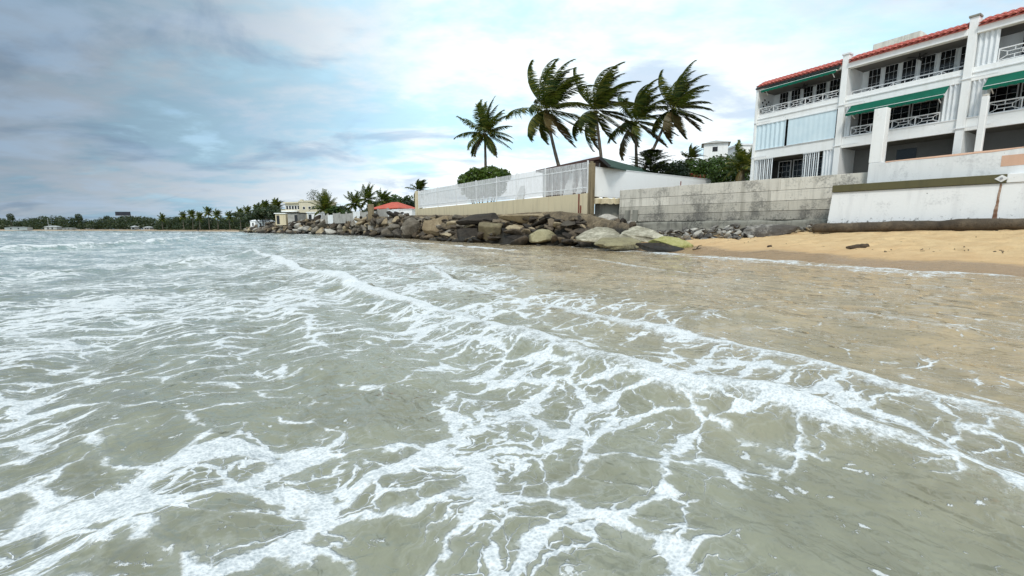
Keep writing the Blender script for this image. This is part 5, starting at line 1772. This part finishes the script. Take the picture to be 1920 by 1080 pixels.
for (lab, px, Y, top, wd, sd_, mt) in (('broad green tree behind the red-roofed pavilion', 748, 118, 366, 4.8, 81, 'bush_leaf'), ('dark green tree between the palms and the red roof', 715, 120, 372, 4.6, 82, 'far_leaf'),
                                       ('low green tree behind the grey boundary wall', 652, 122, 386, 4.2, 83, 'far_leaf'), ('dark tree close beside the fence corner', 774, 112, 374, 3.4, 84, 'dark_leaf'),
                                       ('dense dark tree left of the yellow house', 516, 150, 382, 5.0, 85, 'far_leaf'), ('second dark tree further left of the yellow house', 496, 158, 386, 5.2, 86, 'far_leaf'),
                                       ('lowest bush of the trees at the tip of the point', 472, 186, 398, 6.0, 87, 'far_leaf'), ('yellowing low tree right of the bushy short-trunked palm', 634, 116, 388, 2.8, 88, 'bush_leaf')):
    zt = W(px, top, Y).z - GZ
    rs3 = np.random.RandomState(sd_)
    lumps = []
    for q in range(7):
        lumps.append(((rs3.uniform(-.7, .7) * wd, rs3.uniform(-.5, .5) * wd, zt * rs3.uniform(0.42, 0.82)), (wd * rs3.uniform(.35, .55), wd * .5, zt * rs3.uniform(.16, .22))))
    shrub('shore_tree', lab, 'tree', (X(px, Y), Y, GZ), lumps, 2200, 0.42, mt, sd_, 'trees of the point', stems=5)
# thin bare casuarina
bt = thing('bare_tree', 'thin almost leafless grey tree above the roof of the yellow house', 'tree', (X(590, 150), 150, GZ))
rs4 = np.random.RandomState(9)
mb = MB()
zt = W(590, 356, 150).z - GZ
mb.tube([(0, 0, 0), (0.2, 0, zt * .5), (0.6, 0, zt)], [0.22, 0.16, 0.04], 6)
mb.build('trunk', M['trunk'], bt)
for k in range(26):
    h0 = zt * (0.45 + 0.5 * k / 26)
    an = k * 2.4
    L = 2.6 * (1.15 - k / 30)
    e = Vector((0.3 + math.cos(an) * L, math.sin(an) * L, h0 + 0.9 * L))
    MB().tube([(0.2 + 0.4 * k / 26, 0, h0), Vector((0.3, 0, h0)).lerp(e, .5) + Vector((0, 0, -.2)), e], [0.06, 0.05, 0.03], 4).build('branch', M['trunk'], bt)
v, f = leaf_cloud(rs4, [((0.5, 0, zt * .8), (2.6, 2.2, zt * .22))], 260, 0.22)
link('crown', np_mesh('crown', v, f, M['far_leaf']), bt)

# ------------------------------------------------------------------ far shore
# single palms standing out of the trees; the wood behind reads as one mass
spots = [(306, 330, 404, 'leftmost palm of the far row'), (345, 310, 400, 'palm just right of the leftmost palm of the far row'), (362, 300, 397, 'rounded palm at the left third of the far row'),
         (376, 296, 402, 'short palm before the tall slender palm of the far row'), (393, 285, 392, 'tall slender palm standing clear of the far row'), (409, 282, 398, 'palm just right of the tall slender palm of the far row'),
         (432, 275, 401, 'low broad palm right of the middle of the far row'), (452, 268, 396, 'palm near the right end of the far row'), (466, 262, 392, 'tall palm at the right end of the far row'),
         (486, 200, 389, 'palm directly left of the dark trees by the yellow house'), (500, 196, 384, 'tall palm among the dark trees left of the yellow house'), (520, 170, 383, 'palm over the lean-to by the yellow house')]
for i, (px, Y, py, lab) in enumerate(spots):
    palm('dark ' + lab, (X(px, Y), Y, 1.0), (X(px + (i % 3 - 1) * 1.5, Y), Y, 6), (X(px, Y), Y, W(px, py + 6, Y).z), 4.4 * (1 if Y > 220 else 0.85), 20, 0.7, 100 + i, 'palms on the far shore',
         parts=False, nseg=8, dens=2, lw=0.34, leaf=1.3, grav=0.95, trunk_r=0.22, elev=(-35, 80))

rs5 = np.random.RandomState(77)
lumps = []
for i in range(330):
    px = rs5.uniform(-260, 325)
    base = np.interp(px, [-260, 0, 150, 300, 325], [480, 452, 424, 372, 352]) + rs5.uniform(0, 40)
    topy = 409 + 3.5 * math.sin(px * 0.045) + rs5.uniform(-3.0, 6.5)
    zt = W(px, topy, base).z
    rad = rs5.uniform(2.6, 5.2)
    lumps.append(((X(px, base), base, max(3.0, zt - rad * .8)), (rad * 1.25, rad, rad * .85)))
    lumps.append(((X(px + rs5.uniform(-4, 4), base), base - 3, rs5.uniform(2.0, 6.0)), (rad * 1.3, rad, 2.6)))
v, f = leaf_cloud(rs5, lumps, 60000, 0.75)
tag(link('far_woodland', np_mesh('far_woodland', v, f, M['far_leaf'])), 'dark green belt of coastal woodland along the far shore', 'woodland', kind='stuff')
lumps = []
for i in range(190):
    px = rs5.uniform(300, 525)
    base = np.interp(px, [300, 380, 450, 480, 525], [352, 308, 276, 240, 205]) + rs5.uniform(2, 26)
    topy = np.interp(px, [300, 330, 400, 450, 500, 525], [412, 409, 410, 407, 397, 396]) + rs5.uniform(-3, 8)
    zt = W(px, topy, base).z
    rad = rs5.uniform(1.6, 3.4)
    lumps.append(((X(px, base), base, max(2.2, zt - rad * .8)), (rad * 1.3, rad, rad * .9)))
    lumps.append(((X(px, base), base - 2, rs5.uniform(1.5, 4.0)), (rad * 1.2, rad, 2.0)))
v, f = leaf_cloud(rs5, lumps, 34000, 0.55)
tag(link('coastal_scrub', np_mesh('coastal_scrub', v, f, M['far_leaf'])), 'lighter green scrub under the palms behind the far beach', 'scrub', kind='stuff')
# trees one can tell apart on the far skyline
for i, (px, py, lab) in enumerate(((23, 400, 'bare greyish tree rising from the far wood at the left edge'), (150, 401, 'round-topped tree standing above the far wood left of the billboard'), (203, 404, 'small pointed tree in the far wood close left of the billboard'), (275, 406, 'round tree in the far wood right of the billboard'))):
    Y = 430
    zt = W(px, py, Y).z - 1
    shrub('skyline_tree', lab, 'tree', (X(px, Y), Y, 1.0), [((0, 0, zt - 2.4), (2.6, 2.6, 2.4)), ((0.8, 0, zt - 5), (3.0, 2.6, 2.4))], 500, 0.6, 'far_leaf', 200 + i, 'trees on the far skyline', stems=3)

# billboard
bb = thing('billboard', 'dark wide billboard on a pole above the far woodland', 'billboard', (X(234, 405), 405, 1.0), 0.0)
k = 405 / FPX
z0, z1 = W(234, 404, 405).z - 1, W(234, 397, 405).z - 1
MB().box(-13.5 * k, 13.5 * k, -0.4, 0.4, z0, z1).build('panel', M['billboard'], bb)
MB().box(-13.5 * k, 13.5 * k, -0.8, 0.8, z0 - .5, z0 - .05).build('catwalk', M['steel'], bb)
MB().tube([(5 * k, 0, 0), (5 * k, 0, z0 - .5)], 0.7, 10).build('pole', M['steel'], bb)
MB().tube([(13 * k, 0, 0), (13 * k, 0, z0 - .5)], 0.4, 8).build('pole', M['steel'], bb)
# low white houses and boats on the far beach
for (lab, px, wpx, py, kind) in (('long low white house at the far left shore', 30, 40, 425.5, 0), ('white house with a pitched roof at the far shore below the mast', 95, 22, 423, 1), ('low white hut right of the pitched-roof house on the far shore', 126, 18, 427, 0),
                                 ('small white hut on the far shore left of the billboard pole', 168, 14, 427.5, 0), ('small pale hut beneath the billboard', 249, 6, 423, 1), ('white tent-like hut right of the billboard on the far shore', 275, 12, 424.5, 1)):
    Y = 412 if px < 200 else 372
    k = Y / FPX
    o = thing('beach_house', lab, 'house', (X(px, Y), Y, 0.6), 0.05)
    zt = W(px, py, Y).z - 0.6
    wl = MB().box(-wpx / 2 * k, wpx / 2 * k, 0, 5, 0, zt * (0.7 if kind else 0.85)).build('wall', M['white_far'], o)
    zz = zt * (0.7 if kind else 0.85) + .01
    MB().add([(-wpx / 2 * k - .5, -.6, zz), (wpx / 2 * k + .5, -.6, zz), (wpx / 2 * k + .5, 5.6, zz), (-wpx / 2 * k - .5, 5.6, zz), (-wpx / 4 * k, 2.5, zt), (wpx / 4 * k, 2.5, zt)],
             [(0, 1, 5, 4), (1, 2, 5), (2, 3, 4, 5), (3, 0, 4), (3, 2, 1, 0)]).build('roof', M['white_far'], o)
    for q in range(2):
        MB().box(-wpx / 4 * k + q * wpx / 3 * k, -wpx / 4 * k + q * wpx / 3 * k + 1.2, -.06, .02, 0.8, zz - .5).build('window', M['glass_dark'], o)
ms = thing('mast', 'thin pale mast above the pitched-roof house on the far shore', 'mast', (X(92, 410), 410, 0.6))
MB().tube([(0, 0, 0), (0, 0, W(92, 409, 410).z - .6)], 0.16, 6).build('pole', M['white_far'], ms)
MB().bar((0, 0, 5.5), (3.0, 0, 5.2), 0.14).build('boom', M['white_far'], ms)

# walker on the far beach
pp = thing('person', 'tiny person in dark clothes standing at the water edge of the far beach', 'person', (X(371, 262), 262, 0.0))
pbm = bpy.data.meshes.new('body')
J = [(0, 0, 0.95), (0, 0, 1.2), (0, 0, 1.42), (0, 0, 1.53), (0, -0.01, 1.66), (-0.2, 0, 1.38), (-0.27, 0.02, 1.1), (-0.28, -0.06, 0.86), (0.2, 0, 1.38), (0.27, 0.02, 1.1), (0.26, -0.1, 0.88),
     (-0.1, 0, 0.88), (-0.12, -0.05, 0.48), (-0.12, 0.03, 0.06), (-0.12, -0.12, 0.03), (0.1, 0, 0.88), (0.13, 0.03, 0.48), (0.14, 0.12, 0.06), (0.14, -0.02, 0.03)]
E = [(0, 1), (1, 2), (2, 3), (3, 4), (2, 5), (5, 6), (6, 7), (2, 8), (8, 9), (9, 10), (0, 11), (11, 12), (12, 13), (13, 14), (0, 15), (15, 16), (16, 17), (17, 18)]
rad = [.14, .14, .15, .06, .10, .07, .05, .04, .07, .05, .04, .1, .07, .05, .04, .1, .07, .05, .04]
pbm.from_pydata(J, E, [])
body = link('body', pbm, pp)
sk = body.modifiers.new('skin', 'SKIN')
for i, r_ in enumerate(rad):
    pbm.skin_vertices[0].data[i].radius = (r_, r_) if pbm.skin_vertices else (r_, r_)
if pbm.skin_vertices:
    pbm.skin_vertices[0].data[0].use_root = True
pbm.materials.append(M['dark_cloth'])
body.modifiers.new('sub', 'SUBSURF').levels = 1
hd = rock_mesh(900, M['skin'], (0.09, 0.10, 0.12), 2, 4, 0.95, 1.0, 0.0, True)
link('head', hd, pp, (0, -0.01, 1.68))
